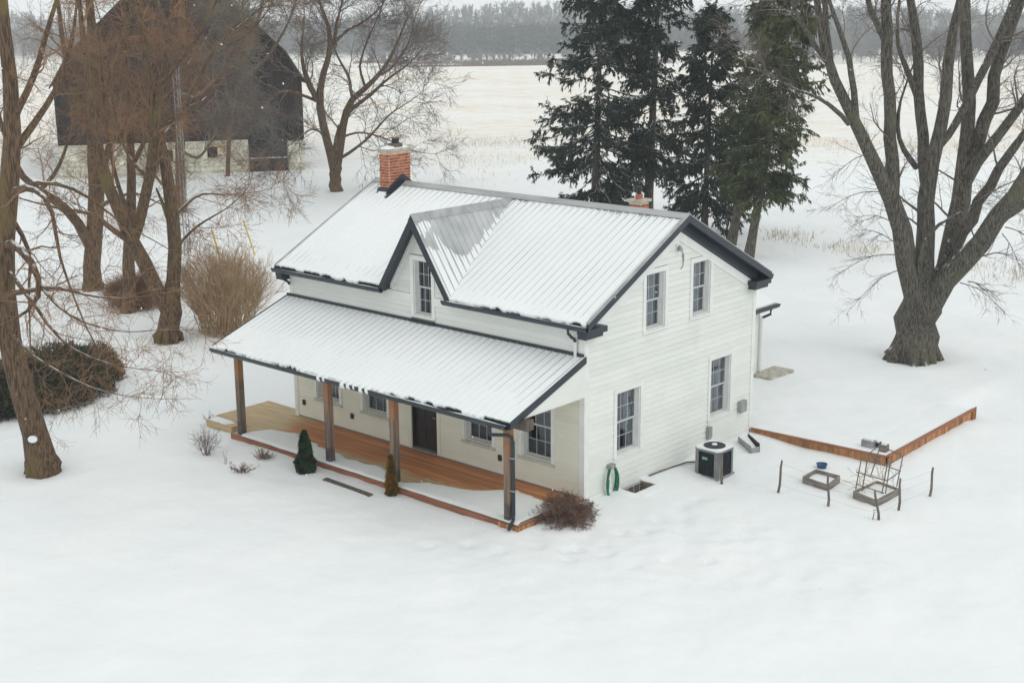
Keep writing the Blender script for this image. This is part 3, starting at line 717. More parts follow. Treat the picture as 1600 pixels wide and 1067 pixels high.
MB().hexa([(CX0-.06, CY0-.06, CZT), (CX1+.06, CY0-.06, CZT), (CX1+.06, CY1+.06, CZT), (CX0-.06, CY1+.06, CZT)], [(CX0-.06, CY0-.06, CZT+.08), (CX1+.06, CY0-.06, CZT+.08), (CX1+.06, CY1+.06, CZT+.08), (CX0-.06, CY1+.06, CZT+.08)]).build('chimney_cap', M_conc, ch)
MB().hexa([(CX0, CY0, CZT+.081), (CX1, CY0, CZT+.081), (CX1, CY1, CZT+.081), (CX0, CY1, CZT+.081)], [(CX0+.1, CY0+.15, CZT+.14), (CX1-.1, CY0+.15, CZT+.14), (CX1-.1, CY1-.15, CZT+.14), (CX0+.1, CY1-.15, CZT+.14)]).build('crown_snow', M_snow, ch)
fl = MB().box(-10.34, -10.06, 3.52, 3.84, CZT+.08, CZT+.22).build('flue_tile', M_stick, ch)
MB().box(-10.27, -10.13, 3.60, 3.76, CZT+.22, CZT+.36).build('flue_mesh', M_dark, fl); MB().box(-10.32, -10.08, 3.55, 3.81, CZT+.36, CZT+.385).build('flue_lid', M_stick, fl)
# dark flashing: apron at the front, stepped flashing over the ridge on the side
MB().hexa([(CX0-.05, CY0-.10, roofz(CY0-.1)+.02), (CX1+.05, CY0-.10, roofz(CY0-.1)+.02), (CX1+.05, CY0-.012, roofz(CY0)+.02), (CX0-.05, CY0-.012, roofz(CY0)+.02)], [(CX0-.05, CY0-.05, roofz(CY0)+.14), (CX1+.05, CY0-.05, roofz(CY0)+.14), (CX1+.05, CY0-.012, roofz(CY0)+.16), (CX0-.05, CY0-.012, roofz(CY0)+.16)]).build('flashing', M_navy, ch)
p = [(CX1+.012, CY0-.10, roofz(CY0-.1)+.01), (CX1+.012, HW/2, ZR+.02), (CX1+.012, CY1+.08, roofz(CY1+.08)+.01), (CX1+.012, CY1+.08, roofz(CY1+.08)+.18), (CX1+.012, HW/2, ZR+.25), (CX1+.012, CY0-.10, roofz(CY0-.1)+.18)]
MB().prism(p, (.03, 0, 0)).build('flashing', M_navy, ch)
MB().hexa([(CX1+.04, CY0-.25, roofz(CY0-.25)+.025), (CX1+.16, CY0-.25, roofz(CY0-.25)+.025), (CX1+.16, HW/2, ZR+.05), (CX1+.04, HW/2, ZR+.05)], [(CX1+.04, CY0-.25, roofz(CY0-.25)+.045), (CX1+.16, CY0-.25, roofz(CY0-.25)+.04), (CX1+.16, HW/2, ZR+.065), (CX1+.04, HW/2, ZR+.10)]).build('flashing', M_navy, ch)
MB().hexa([(CX0+.05, CY0-.32, roofz(CY0-.32)+.03), (CX1-.02, CY0-.32, roofz(CY0-.32)+.03), (CX1-.02, CY0-.1, roofz(CY0-.1)+.03), (CX0+.05, CY0-.1, roofz(CY0-.1)+.03)], [(CX0+.08, CY0-.30, roofz(CY0-.30)+.07), (CX1-.04, CY0-.30, roofz(CY0-.30)+.07), (CX1-.02, CY0-.1, roofz(CY0-.1)+.10), (CX0+.05, CY0-.1, roofz(CY0-.1)+.10)]).build('chimney_snow', M_snow, ch)
c2 = chimney(-2.34, -1.95, 4.77, 5.17, 5.6, 6.52, False)
MB().box(-2.39, -1.90, 4.72, 5.22, 6.52, 6.59).build('chimney_cap', M_conc, c2)
f2 = MB().lathe((-2.14, 4.97, 6.59), [(.10, 0), (.10, .12), (.09, .13)], 12).build('flue_tile', M_brick, c2)
MB().lathe((-2.14, 4.97, 6.715), [(.06, 0), (.06, .1), (.085, .12), (.085, .20), (.05, .22)], 12).build('flue_cap', M_dark, f2)

# ---- porch: roof, beam, posts, deck
PY, PZ0, PZ1 = -2.72, 2.575, 3.565
fr_p = slope_frame(PY, PZ0, -.03, PZ1)
PX0, PX1 = -HL-.12, .07
proof = slab(fr_p, PX0, PX1-.02, .05).build('porch_roof', M_navy, H)
panels(proof, fr_p, PX0-.02, PX1)
def t_porch(U, V, Ls):
    q = V/Ls
    t = .0112+.011*(1-sstep(q, .0, .75))+.004*vnoise(U*.8+30, V*1.2)+.002*vnoise(U*6, V*3)
    t = t-.003*sstep(U, -.65, -.3)-.003*sstep(q, .9, 1)
    return t
lipf = ragged(17, -.02, .17, .7)
def plip(us):
    c = ((us+40+RIB/2) % RIB)/RIB            # a scallop between each pair of ribs
    e = lipf(us)*(.25+.75*np.sin(np.pi*c)**.6)*(.7+.6*(vnoise(np.floor((us+40+RIB/2)/RIB)*.73, us*0)+.5))
    return np.where(us > -.75, -.03, e)
snow_sheet(proof, fr_p, PX0, PX1, t_porch, None, plip, du=.03, nv=60)
o_, d_, n_, L_ = fr_p
fl_ = MB()
fl_.box(PX0, PX1-.06, -.075, -.036, PZ1+.0, PZ1+.085); fl_.build('wall_flashing', M_navy, H)
box('window_flashing', (DW[0]-TR-.02, DW[1]+TR+.02, -.11, -.0761, PZ1+.02, PZ1+.07), M_navy, H)
pg = gutter(PX0-.03, -.02, PY-.002, PZ0-.03, snow_seed=12)
# small end piece of eaves trough carrying snow at the right corner
for xr, sg in ((PX1, 1), (PX0, -1)):
    p = [(xr, PY-.02, PZ0+.035), (xr, -.03, PZ1+.035), (xr, -.03, PZ1-.13), (xr, PY-.02, PZ0-.14)]
    if sg > 0: p = p[::-1]
    MB().prism(p, (sg*.022, 0, 0)).build('rake_board', M_navy, H)
    p = [(xr-sg*.04, -.03, 2.60), (xr-sg*.04, -2.25, 2.60), (xr-sg*.04, -2.25, PZ0+.06), (xr-sg*.04, -.03, PZ1-.06)]
    if sg < 0: p = p[::-1]
    MB().prism(p, (sg*.02, 0, 0)).build('porch_end_panel', M_white, H)
box('porch_ceiling', (PX0+.05, PX1-.05, -2.33, -.034, 2.565, 2.599), M_cream, H)
box('porch_fascia', (PX0, PX1-.0, PY, PY+.03, PZ0-.15, PZ0-.055), M_navy, H)
PYC = -2.20
box('beam', (-HL-.02, .20, PYC-.12, PYC+.12, 2.32, 2.564), M_post, H)
M_pst = mat('porch_post_wood', lin((140, 120, 104)), lin((96, 84, 78)), (16, 16, 1.0), rough=0.8, bump=0.012, bscale=(24, 24, .8), var=.1)
def post_mat():
    N, L, b = nodes_of(M_pst); src = b.inputs['Base Color'].links[0].from_socket
    ge = N.new('ShaderNodeNewGeometry'); sx = N.new('ShaderNodeSeparateXYZ'); L.new(ge.outputs['Position'], sx.inputs[0])
    n = N.new('ShaderNodeTexNoise'); n.inputs['Scale'].default_value = 2.2; L.new(ge.outputs['Position'], n.inputs['Vector'])
    ad = N.new('ShaderNodeMath'); ad.operation = 'MULTIPLY_ADD'; L.new(n.outputs[0], ad.inputs[0]); ad.inputs[1].default_value = 1.8; L.new(sx.outputs[2], ad.inputs[2])
    def mr(a, z):
        q = N.new('ShaderNodeMapRange'); q.interpolation_type = 'SMOOTHSTEP'; q.inputs[1].default_value = a; q.inputs[2].default_value = z; L.new(ad.outputs[0], q.inputs[0]); return q.outputs[0]
    def mx(f, a, c):
        q = N.new('ShaderNodeMix'); q.data_type = 'RGBA'; L.new(f, q.inputs[0])
        if isinstance(a, tuple): q.inputs[6].default_value = (*a, 1)
        else: L.new(a, q.inputs[6])
        if isinstance(c, tuple): q.inputs[7].default_value = (*c, 1)
        else: L.new(c, q.inputs[7])
        return q.outputs[2]
    low = mx(mr(.9, 1.5), lin((70, 66, 70)), src); L.new(mx(mr(2.1, 3.0), low, lin((162, 118, 82))), b.inputs['Base Color'])
post_mat()
POSTX = (-10.57, -6.80, -4.31, -.47)
for i, x in enumerate(POSTX):
    h_ = .092; c_ = .012; mb = MB()
    oct_ = [(-h_+c_, -h_), (h_-c_, -h_), (h_, -h_+c_), (h_, h_-c_), (h_-c_, h_), (-h_+c_, h_), (-h_, h_-c_), (-h_, -h_+c_)]
    mb.prism([(x+a, PYC+b, -.045) for a, b in oct_], (0, 0, 2.37)).build('porch_post', M_pst, H)
# downspout at the right porch post
xd = -.30
MB().tube([(-.52, PY-.06, PZ0-.15), (-.52, PY-.06, PZ0-.30), (-.50, PY-.03, PZ0-.36), (-.36, PYC-.22, PZ0-.42), (xd, PYC-.06, PZ0-.50), (xd, PYC-.03, PZ0-.62), (xd, PYC-.03, .16), (xd+.02, PYC-.06, .08), (xd+.16, PYC-.38, -.05)], .042, 8).build('porch_downspout', M_navy, H)
for z in (.75, 1.55): box('downspout_strap', (xd-.06, xd+.05, PYC-.085, PYC+.0, z, z+.03), M_steel, H)

# deck
M_deck = mat('deck_boards', lin((200, 136, 90)), lin((168, 110, 72)), (.8, 22, 22), rough=0.6, var=0.16, bump=.004)
def deck_mat():
    N, L, b = nodes_of(M_deck); src = b.inputs['Base Color'].links[0].from_socket
    ge = N.new('ShaderNodeNewGeometry'); sx = N.new('ShaderNodeSeparateXYZ'); L.new(ge.outputs['Position'], sx.inputs[0])
    n = N.new('ShaderNodeTexNoise'); n.inputs['Scale'].default_value = 1.1; n.inputs['Detail'].default_value = 5; L.new(ge.outputs['Position'], n.inputs['Vector'])
    def ma(op, a, v=None, c=None):
        q = N.new('ShaderNodeMath'); q.operation = op; L.new(a, q.inputs[0])
        if v is not None:
            if isinstance(v, float): q.inputs[1].default_value = v
            else: L.new(v, q.inputs[1])
        if c is not None: q.inputs[2].default_value = c
        return q.outputs[0]
    def mr(o, a, z):
        q = N.new('ShaderNodeMapRange'); q.interpolation_type = 'SMOOTHSTEP'; q.inputs[1].default_value = a; q.inputs[2].default_value = z; L.new(o, q.inputs[0]); return q.outputs[0]
    nz = ma('MULTIPLY_ADD', n.outputs[0], 1.4, -.7)
    yv = ma('ADD', sx.outputs[1], nz); xv = ma('ADD', sx.outputs[0], nz)
    k = ma('MAXIMUM', mr(ma('MULTIPLY', yv, -1.), 1.25, 1.6), mr(ma('MULTIPLY', xv, -1.), 9.3, 10.6))
    q = N.new('ShaderNodeMix'); q.data_type = 'RGBA'; L.new(k, q.inputs[0]); L.new(src, q.inputs[6]); 
    n2 = N.new('ShaderNodeTexNoise'); n2.inputs['Scale'].default_value = 1.; mp = N.new('ShaderNodeMapping'); mp.inputs['Scale'].default_value = (.9, 20, 20); L.new(ge.outputs['Position'], mp.inputs[0]); L.new(mp.outputs[0], n2.inputs['Vector'])
    q2 = N.new('ShaderNodeMix'); q2.data_type = 'RGBA'; L.new(mr(n2.outputs[0], .35, .65), q2.inputs[0]); q2.inputs[6].default_value = (*lin((196, 174, 136)), 1); q2.inputs[7].default_value = (*lin((172, 150, 114)), 1)
    L.new(q2.outputs[2], q.inputs[7]); L.new(q.outputs[2], b.inputs['Base Color'])
deck_mat()
DX0, DX1, DY0 = -10.86, -.08, -2.34
deck = MB().box(DX0+.04, DX1-.04, DY0+.05, -.03, -.2, -.07).box(-12.55, DX0+.03, -1.55, .30, -.2, -.07).build('deck', M_fascia, H)
y = -.03; bwid = .138
while y > DY0+.02:
    y1 = max(y-bwid, DY0); box('deck_board', (DX0, DX1, y1+.006, y, -.045, -.012+random.uniform(-.002, .002)), M_deck, deck); y -= bwid+.001
y = .36
while y > -1.56:
    y1 = y-bwid; box('deck_board', (-12.6, DX0-.005, y1+.006, y, -.045, -.012+random.uniform(-.002, .002)), M_deck, deck); y -= bwid+.001
x = DX0-.02
while x < DX1:
    xe = min(x+2.7, DX1+.03); box('deck_fascia', (x+.002, xe-.002, DY0-.035, DY0-.002, -.34, -.02), M_fascia, deck); x += 2.7
box('deck_fascia', (DX1+.002, DX1+.035, DY0-.035, -.05, -.34, -.02), M_fascia, deck)
x = DX1-.55
while x < DX1+.03:                                 # short upright boards closing the rounded corner
    box('corner_slat', (x+.003, x+.075, DY0-.075, DY0-.037, -.36, -.03), M_rail, deck); x += .078
y = DY0-.07
while y < DY0+.5:
    box('corner_slat', (DX1+.037, DX1+.072, y+.003, y+.075, -.36, -.03), M_rail, deck); y += .078
box('deck_fascia', (-12.64, -12.602, -1.56, .36, -.34, -.02), M_deck, deck); box('deck_fascia', (-12.6, DX0-.005, -1.63, -1.595, -.34, -.02), M_deck, deck)
st = MB().box(-12.55, -11.35, -2.0, -1.64, -.34, -.03).build('deck_step', M_deck, deck)
MB().hexa([(-12.5, -1.95, -.029), (-11.7, -1.95, -.029), (-11.6, -1.66, -.029), (-12.5, -1.66, -.029)], [(-12.4, -1.9, .02), (-11.8, -1.88, .02), (-11.75, -1.7, .02), (-12.4, -1.7, .02)]).build('step_snow', M_snow, deck)
# low step plank in front, half buried
pA, pB = gz(505, 750, -.13), gz(577, 773, -.13)
zA, zB = float(ground(pA[0], pA[1]))+.045, float(ground(pB[0], pB[1]))+.035
MB().hexa([(pA[0], pA[1]-.02, -.4), (pB[0], pB[1]-.02, -.4), (pB[0], pB[1]+.13, -.4), (pA[0], pA[1]+.13, -.4)], [(pA[0], pA[1]-.02, zA), (pB[0], pB[1]-.02, zB), (pB[0], pB[1]+.13, zB+.005), (pA[0], pA[1]+.13, zA+.005)]).build('deck_step', M_post, deck)
# snow lying on the outer deck
edge = [(380, 678), (405, 674), (427, 671), (462, 676), (499, 696), (532, 707), (545, 716), (558, 720), (600, 731), (618, 746), (632, 755), (671, 754), (716, 762), (755, 766), (781, 765), (809, 765), (842, 778)]
ep = np.array([gz(a, b, 0.0)[:2] for a, b in edge])
us = np.linspace(-10.42, DX1+.0, 300)
ey = np.interp(us, ep[:, 0], ep[:, 1]); ey = ey+.10*vnoise(us*3, us*0)+.06*vnoise(us*9, us*0+3); ey = np.minimum(ey, -.3)
ey = np.maximum(ey, DY0+.10)
v = []; nv_ = 14
for u, e in zip(us, ey):
    for k in range(nv_):
        q = k/(nv_-1); yy = DY0-.01+(e-DY0+.01)*q
        h = .055*min(1, q/.06+.2)*(1-max(0, (q-.75)/.25)**2.0*.98)+.012*vnoise(u*2.5, yy*2.5)*(1 if q < .9 else 0)
        v.append((u, yy, -.012+h-(.006 if q == 1 else 0)))
f = [(i*nv_+j, (i+1)*nv_+j, (i+1)*nv_+j+1, i*nv_+j+1) for i in range(len(us)-1) for j in range(nv_-1)]
new('deck_snow', v, f, M_snow, deck, True)

# ---- rear wing behind the back right corner
RX, RY1 = -3.25, 13.15
box('wing', (-8.6, RX, HW+.002, RY1, -.3, 2.05), M_white, H)
fr_w = None
k_ = .38; xr = (-8.6+RX)/2; zw = 2.12; eo = .28
pr = [(RX+eo, HW+.01, zw-.0), (xr, HW+.01, zw+k_*(RX+eo-xr)), (-8.6-eo, HW+.01, zw), (-8.6-eo, HW+.01, zw-.07), (xr, HW+.01, zw-.07+k_*(RX+eo-xr)), (RX+eo, HW+.01, zw-.07)]
wr = MB().prism(pr[::-1], (0, RY1+.55-HW, 0)).build('wing_roof', M_metal, H)
v = []; ys = np.linspace(HW+.02, RY1+.53, 60); xs = np.linspace(RX+eo-.02, xr, 20)
for yy in ys:
    for xx in xs: v.append((xx, yy, zw+k_*(RX+eo-xx)+.018+.012*vnoise(xx*2, yy*2)))
new('snow_cover', v, [(i*20+j, (i+1)*20+j, (i+1)*20+j+1, i*20+j+1) for i in range(59) for j in range(19)], M_snow, wr, True)
MB().prism([(RX+eo+a, HW+.3, zw+b) for a, b in [(0, -.01), (0, -.13), (.075, -.13), (.12, -.05), (.12, -.01)][::-1]], (0, RY1+.58-HW-.3, 0)).build('wing_gutter', M_navy, H)
MB().tube([(RX+eo+.05, RY1+.1, zw-.13), (RX+eo+.05, RY1+.1, zw-.28), (RX+.12, RY1-.02, zw-.4)], .045, 8).build('downspout_elbow', M_navy, H)
MB().tube([(RX+.10, RY1-.03, zw-.38), (RX+.08, RY1-.03, zw-.5), (RX+.08, RY1-.03, -.1)], .05, 8).build('downspout', M_trim, H)
box('corner_board', (RX, RX+.03, RY1-.45, RY1-.22, -.2, 2.0), M_trim, H)
box('patio_slab', (RX-.0, RX+.75, 12.75, RY1+1.0, -.3, -.13), M_conc, H)

# ================================================================== THINGS BESIDE THE HOUSE
M_ac = mat('ac_cabinet', lin((112, 114, 114)), lin((130, 131, 130)), (5, 5, 5), rough=.5, metal=.2)
def ac_unit():
    x0, x1, y0, y1, z0, z1 = .72, 1.46, 3.66, 4.40, -.2, .55
    t = thing('air_conditioner', 'grey outdoor air conditioning unit with dark grilles and snowy top beside the gable wall', 'air conditioner', ((x0+x1)/2, (y0+y1)/2, z0))
    r = .07
    for cx, cy in ((x0, y0), (x1, y0), (x1, y1), (x0, y1)):
        sx = 1 if cx == x0 else -1; sy = 1 if cy == y0 else -1
        MB().prism([(cx+sx*.0, cy+sy*.05, z0), (cx+sx*.05, cy, z0), (cx+sx*.13, cy, z0), (cx+sx*.13, cy+sy*.03, z0), (cx+sx*.03, cy+sy*.13, z0), (cx, cy+sy*.13, z0)][::1 if sx*sy < 0 else -1], (0, 0, z1-z0-.05)).build('corner_post', M_ac, t)
    core = box('coil', (x0+.035, x1-.035, y0+.035, y1-.035, z0+.05, z1-.06), M_dark, t)
    for side in range(4):
        g_ = MB()
        for k in range(13):
            z = z0+.08+k*.045
            if side == 0: g_.box(x0+.13, x1-.13, y0+.012, y0+.03, z, z+.012)
            if side == 1: g_.box(x1-.03, x1-.012, y0+.13, y1-.13, z, z+.012)
            if side == 2: g_.box(x0+.13, x1-.13, y1-.03, y1-.012, z, z+.012)
            if side == 3: g_.box(x0+.012, x0+.03, y0+.13, y1-.13, z, z+.012)
        for k in range(7):
            a = x0+.15+k*.075; b = y0+.15+k*.075
            if side == 0: g_.box(a, a+.008, y0+.005, y0+.0119, z0+.06, z1-.07)
            if side == 1: g_.box(x1-.0119, x1-.005, b, b+.008, z0+.06, z1-.07)
        g_.build('grille', M_dark, t)
    box('base_pan', (x0-.015, x1+.015, y0-.015, y1+.015, z0-.02, z0+.05), M_steel, t)
    MB().prism([(x0+.06, y0-.01, z1-.06), (x1-.06, y0-.01, z1-.06), (x1+.01, y0+.06, z1-.06), (x1+.01, y1-.06, z1-.06), (x1-.06, y1+.01, z1-.06), (x0+.06, y1+.01, z1-.06), (x0-.01, y1-.06, z1-.06), (x0-.01, y0+.06, z1-.06)], (0, 0, .05)).build('lid', M_ac, t)
    cx, cy = (x0+x1)/2, (y0+y1)/2
    MB().prism([(x0+.07, y0, z1-.009), (x1-.07, y0, z1-.009), (x1, y0+.07, z1-.009), (x1, y1-.07, z1-.009), (x1-.07, y1, z1-.009), (x0+.07, y1, z1-.009), (x0, y1-.07, z1-.009), (x0, y0+.07, z1-.009)], (0, 0, .04)).build('lid_snow', M_snow, t)
    MB().lathe((cx, cy, z1+.03), [(.285, 0), (.285, .018), (.20, .028), (.05, .03)], 24).build('fan_guard', M_dark, t)
    MB().lathe((cx, cy, z1+.06), [(.075, 0), (.07, .02), (.03, .035)], 12).build('snow_lump', M_snow, t)
    box('name_plate', (x0+.24, x0+.40, y0+.002, y0+.0045, z0+.48, z0+.55), mat('plate', lin((110, 160, 152)), rough=.4), t)
ac_unit()
s1 = MB().tube([(1.62, 3.60, -.24), (1.58, 3.64, .1), (1.53, 3.70, .56)], [.035, .032, .028], 6).build('leaning_stick', M_stick, None, loc=(1.62, 3.6, -.24)); tag(s1, 'grey wooden stick leaning against the air conditioner corner', 'stick')
# hose on its hanger
hz = thing('garden_hose', 'green garden hose looped on a hanger on the gable wall', 'hose', (.1, .95, -.25))
box('hanger', (.02, .16, .86, 1.06, .56, .66), M_steel, hz)
for k in range(6):
    a = .80+.025*k; zb_ = -.16-.02*(k % 3)-.01*k; pts = []
    for q in np.linspace(0, 2*math.pi, 25):
        pts.append((.10+.02*math.sin(q*2+k)+.01*k, .96+(.16+.012*k)*math.sin(q)*(1-.25*math.cos(q)), .25+.39*math.cos(q)*(1 if math.cos(q) > 0 else (.25-zb_)/.39)))
    MB().tube(pts, .014, 6, cap=False).build('hose_loop', M_hose, hz)
MB().tube([(.13, .82, .3), (.14, .79, 0), (.2, .80, -.18), (.34, .86, -.24), (.42, .98, -.22)], .02, 6).build('hose_end', M_hose, hz)
MB().tube([(.12, 1.13, .1), (.14, 1.16, -.1), (.17, 1.20, -.17)], .016, 6).build('hose_end', M_hose, hz)
# basement window well
wwl = thing('window_well', 'dark basement window well sunk in snow at the foot of the gable wall', 'window well', (.3, 1.8, -.1))
x0, x1, y0, y1 = WELL; zt = -.10
for b in ((x0, x1, y0-.03, y0, -.7, zt-.03), (x0, x1, y1, y1+.03, -.7, zt-.03), (x1, x1+.03, y0-.03, y1+.03, -.7, zt-.03), (x0-.03, x0, y0-.03, y1+.03, -.7, zt-.04)): box('liner', b, M_bed, wwl)
box('well_floor', (x0, x1, y0, y1, -.72, -.7), M_dark, wwl)
wf_ = MB(); 
for k in range(4): wf_.box(x0+.001, x0+.02, y0+.05+k*.25, y0+.08+k*.25, -.6, -.14)
wf_.box(x0+.021, x0+.04, y0+.03, y1-.03, -.17, -.13); wf_.build('basement_window', M_munt, wwl)
rim = MB(); 
for (ax, ay, bx_, by) in ((-.0, -.5, x1+.45, y0-.005), (-.0, y1+.005, x1+.45, y1+.5), (x1+.005, y0-.005, x1+.45, y1+.005)):
    if ay < 0: ay = y0-.45
    n = 8; vv = []; ff = []
    for i in range(n+1):
        for j in range(n+1):
            X = ax+(bx_-ax)*i/n; Y = ay+(by-ay)*j/n
            dq = min(max(x0-X, X-x1, 0)+max(y0-Y, Y-y1, 0), .45)/.45
            vv.append((X, Y, float(ground(X, Y))+.022-.05*sstep(dq, .55, 1)-.03*(1-sstep(dq, 0, .12))))
    for i in range(n):
        for j in range(n): ff.append((i*(n+1)+j, (i+1)*(n+1)+j, (i+1)*(n+1)+j+1, i*(n+1)+j+1))
    rim.add(vv, ff)
rim.build('snow_rim', M_snow, wwl, True)
# loose pipe lying along the wall foot
tag(MB().tube([(.10, 2.55, -.07), (.13, 3.0, -.06), (.16, 3.5, -.07), (.28, 3.95, -.04), (.5, 4.3, -.06)], .022, 6).build('drain_pipe', M_stick, None, loc=(.1, 2.5, -.07)), 'thin grey pipe lying along the foot of the gable wall', 'pipe')
# metal trough / cellar vent
tv = thing('metal_trough', 'open grey metal trough half filled with snow near the rear corner', 'trough', (.7, 6.3, -.12))
A_, B_, C_, D_ = (.30, 6.42), (1.02, 5.92), (1.10, 6.22), (.38, 6.78)
def plank(name, a, b, z0, z1, th, M, par):
    a = np.array(a, float); b = np.array(b, float); d = (b-a)/np.linalg.norm(b-a); n = np.array([-d[1], d[0]])*th/2
    q = [(*(a-n), z0), (*(b-n), z0), (*(b+n), z0), (*(a+n), z0)]; r = [(x, y, z1) for x, y, _ in q]
    return MB().hexa(q, r).build(name, M, par)
plank('side', A_, B_, -.2, .06, .02, M_steel, tv); plank('side', D_, C_, -.2, .08, .02, M_dark, tv); plank('end', (1.015, 5.945), (1.095, 6.2), -.2, .0, .02, M_steel, tv)
MB().hexa([(.33, 6.46, -.2), (1.0, 5.97, -.2), (1.06, 6.17, -.2), (.4, 6.7, -.2)], [(.33, 6.46, .03), (1.0, 5.97, -.04), (1.06, 6.17, -.05), (.4, 6.7, .04)]).build('snow_fill', M_snow, tv)

# ---- garden: low wall, stakes, beds, trellis
def low_wall(P, Q, label, brace=False):
    P = np.array(P); Q = np.array(Q); Ls = np.linalg.norm(Q-P); d = (Q-P)/Ls; nn = np.array([-d[1], d[0]])
    t = thing('retaining_wall', label, 'wall', (P[0], P[1], -.3), group='low garden walls')
    n = int(Ls/.145); st = Ls/n; z0, z1 = -.42, -.005
    for i in range(n):
        a = P+d*(i*st+.003); b = P+d*((i+1)*st-.003); e = random.uniform(-.004, .004)
        q = [(*(a-nn*(.02+e)), z0), (*(b-nn*(.02+e)), z0), (*(b+nn*.02), z0), (*(a+nn*.02), z0)]
        MB().hexa(q, [(x, y, z1) for x, y, _ in q]).build('plank', M_rail, t)
    q = [(*(P-nn*.05-d*.02), z1+.001), (*(Q-nn*.05+d*.02), z1+.001), (*(Q+nn*.06+d*.02), z1+.001), (*(P+nn*.06-d*.02), z1+.001)]
    MB().hexa(q, [(x, y, z1+.032) for x, y, _ in q]).build('cap_board', M_fascia, t)
    if brace:
        for k in range(3):
            a = Q-d*(.05+.09*k)-nn*.05; MB().box(a[0]-.02, a[0]+.02, a[1]-.02, a[1]+.02, -.4, .09-.03*k).build('brace', M_rail, t)
    return t
low_wall(W0+np.array([.05, 0]), W1, 'rust brown low garden wall running out from the house corner')
low_wall(W1+np.array([.03, .08]), W2, 'rust brown low garden wall running back from the garden corner to its broken end', True)
fence = thing('garden_fence', 'wobbly stick and wire fence around the garden beds', 'fence', tuple(gz(1294, 792)))
stakes = [((1216, 769), (1222, 719)), ((1294, 791), (1294, 743)), ((1373, 813), (1367, 765)), ((1404, 797), (1407, 747)), ((1453, 775), (1458, 730))]
tops = []
for (b, a) in stakes:
    p = gz(*b); s_ = sdist(p); q = ats(*a, s_); mid = (p+q)/2+np.array([.012, -.01, 0]); p2 = p-np.array([0, 0, .2]); tops.append((p, q))
    MB().tube([p2, p, p+(mid-p)*.5+np.array([.01, .01, 0]), mid, mid+(q-mid)*.6-np.array([.008, .012, 0]), q], [.034, .034, .032, .03, .028, .024], 7).build('stake', M_stick, fence)
wire = MB()
for hq in (.25, .6, .9):
    for (p, q), (p2, q2) in zip(tops[:-1], tops[1:]):
        a = p+(q-p)*hq; b = p2+(q2-p2)*hq; mm_ = (a+b)/2-np.array([0, 0, .03]); wire.tube([a, mm_, b], .0025, 4)
wire.build('wire', M_steel, fence)
tag(MB().tube([tops[2][0]+np.array([-.12, -.1, -.05]), tops[2][0]+np.array([-.1, -.06, .18]), tops[2][0]+np.array([-.13, -.05, .26]), tops[2][0]+np.array([-.06, -.04, .25])], .012, 5).build('bent_twig', M_stick, None, loc=tuple(tops[2][0])), 'small bent twig poking from snow beside the near fence stake', 'twig')
def raised_bed(name, label, cs, z0, z1, fill):
    c = np.mean(cs, 0); t = thing(name, label, 'raised bed', (c[0], c[1], G0), group='raised garden beds')
    for i in range(4):
        a, b = np.array(cs[i]), np.array(cs[(i+1) % 4]); d = (b-a)/np.linalg.norm(b-a)
        plank('side_board', a+d*.02*(i % 2), b-d*.02*(i % 2), z0, z1-.004*(i % 2), .045, M_bed, t)
    s = [np.array(p)+(c-np.array(p))*.04 for p in cs]
    MB().hexa([(*p, z0) for p in s], [(*p, fill+random.uniform(-.02, .02)) for p in s]).build('snow_fill', M_snow, t)
    return t
bz = -.07
b1 = [gz(*p, bz)[:2] for p in ((1255, 744), (1293, 757), (1312, 743), (1275, 733))]
raised_bed('raised_bed', 'empty grey wooden raised bed between garden wall and fence', b1, -.4, bz, -.17)
b2 = [gz(*p, -.06)[:2] for p in ((1334, 767), (1369, 781), (1404, 763), (1370, 751))]
raised_bed('raised_bed', 'grey wooden raised bed with a trellis standing in it', b2, -.4, -.06, -.12)
# trellis: two ladder panels leaning, dry vines on them
tr = thing('trellis', 'open wooden trellis cage with dry vines in the raised bed', 'trellis', (*np.mean(b2, 0), -.1))
sT = sdist(gz(1372, 770))
def stickline(pxs, ds, r=.014, nm='rail'):
    pts = [ats(a, b, sT+e) for (a, b), e in zip(pxs, ds)]
    MB().tube(pts, r, 6).build(nm, M_stick, tr)
for pxs in ([(1337, 764), (1346, 716)], [(1347, 767), (1355, 719)], [(1377, 776), (1386, 727)], [(1383, 774), (1391, 722)]): stickline(pxs, (-.35, -.35), nm='upright')
for pxs in ([(1360, 745), (1376, 695)], [(1401, 760), (1411, 711)]): stickline(pxs, (.35, .35), nm='upright')
for pxs in ([(1338, 737), (1386, 751)], [(1337, 756), (1381, 770)], [(1343, 718), (1392, 727)]): stickline(pxs, (-.36, -.36))
for pxs in ([(1374, 696), (1412, 712)], [(1369, 722), (1407, 736)]): stickline(pxs, (.36, .36))
for pxs in ([(1386, 751), (1407, 736)], [(1391, 724), (1412, 712)], [(1346, 717), (1374, 696)], [(1358, 707), (1378, 722)]): stickline(pxs, (-.3, .3))
vine = MB()
for k in range(26):
    a = np.array([random.uniform(1338, 1398), random.uniform(745, 772)]); p = a.copy(); pts = []
    ang = random.uniform(-2.6, -.5); e = random.uniform(-.3, .3)
    for q in range(7):
        pts.append(ats(p[0], p[1], sT+e)); ang += random.uniform(-.7, .7); p = p+np.array([math.cos(ang), math.sin(ang)*.9])*random.uniform(4, 7)
        if p[1] > 772: p[1] = 772
    vine.tube(pts, .006, 4, cap=False)
vine.build('dry_vine', M_shrub, tr)
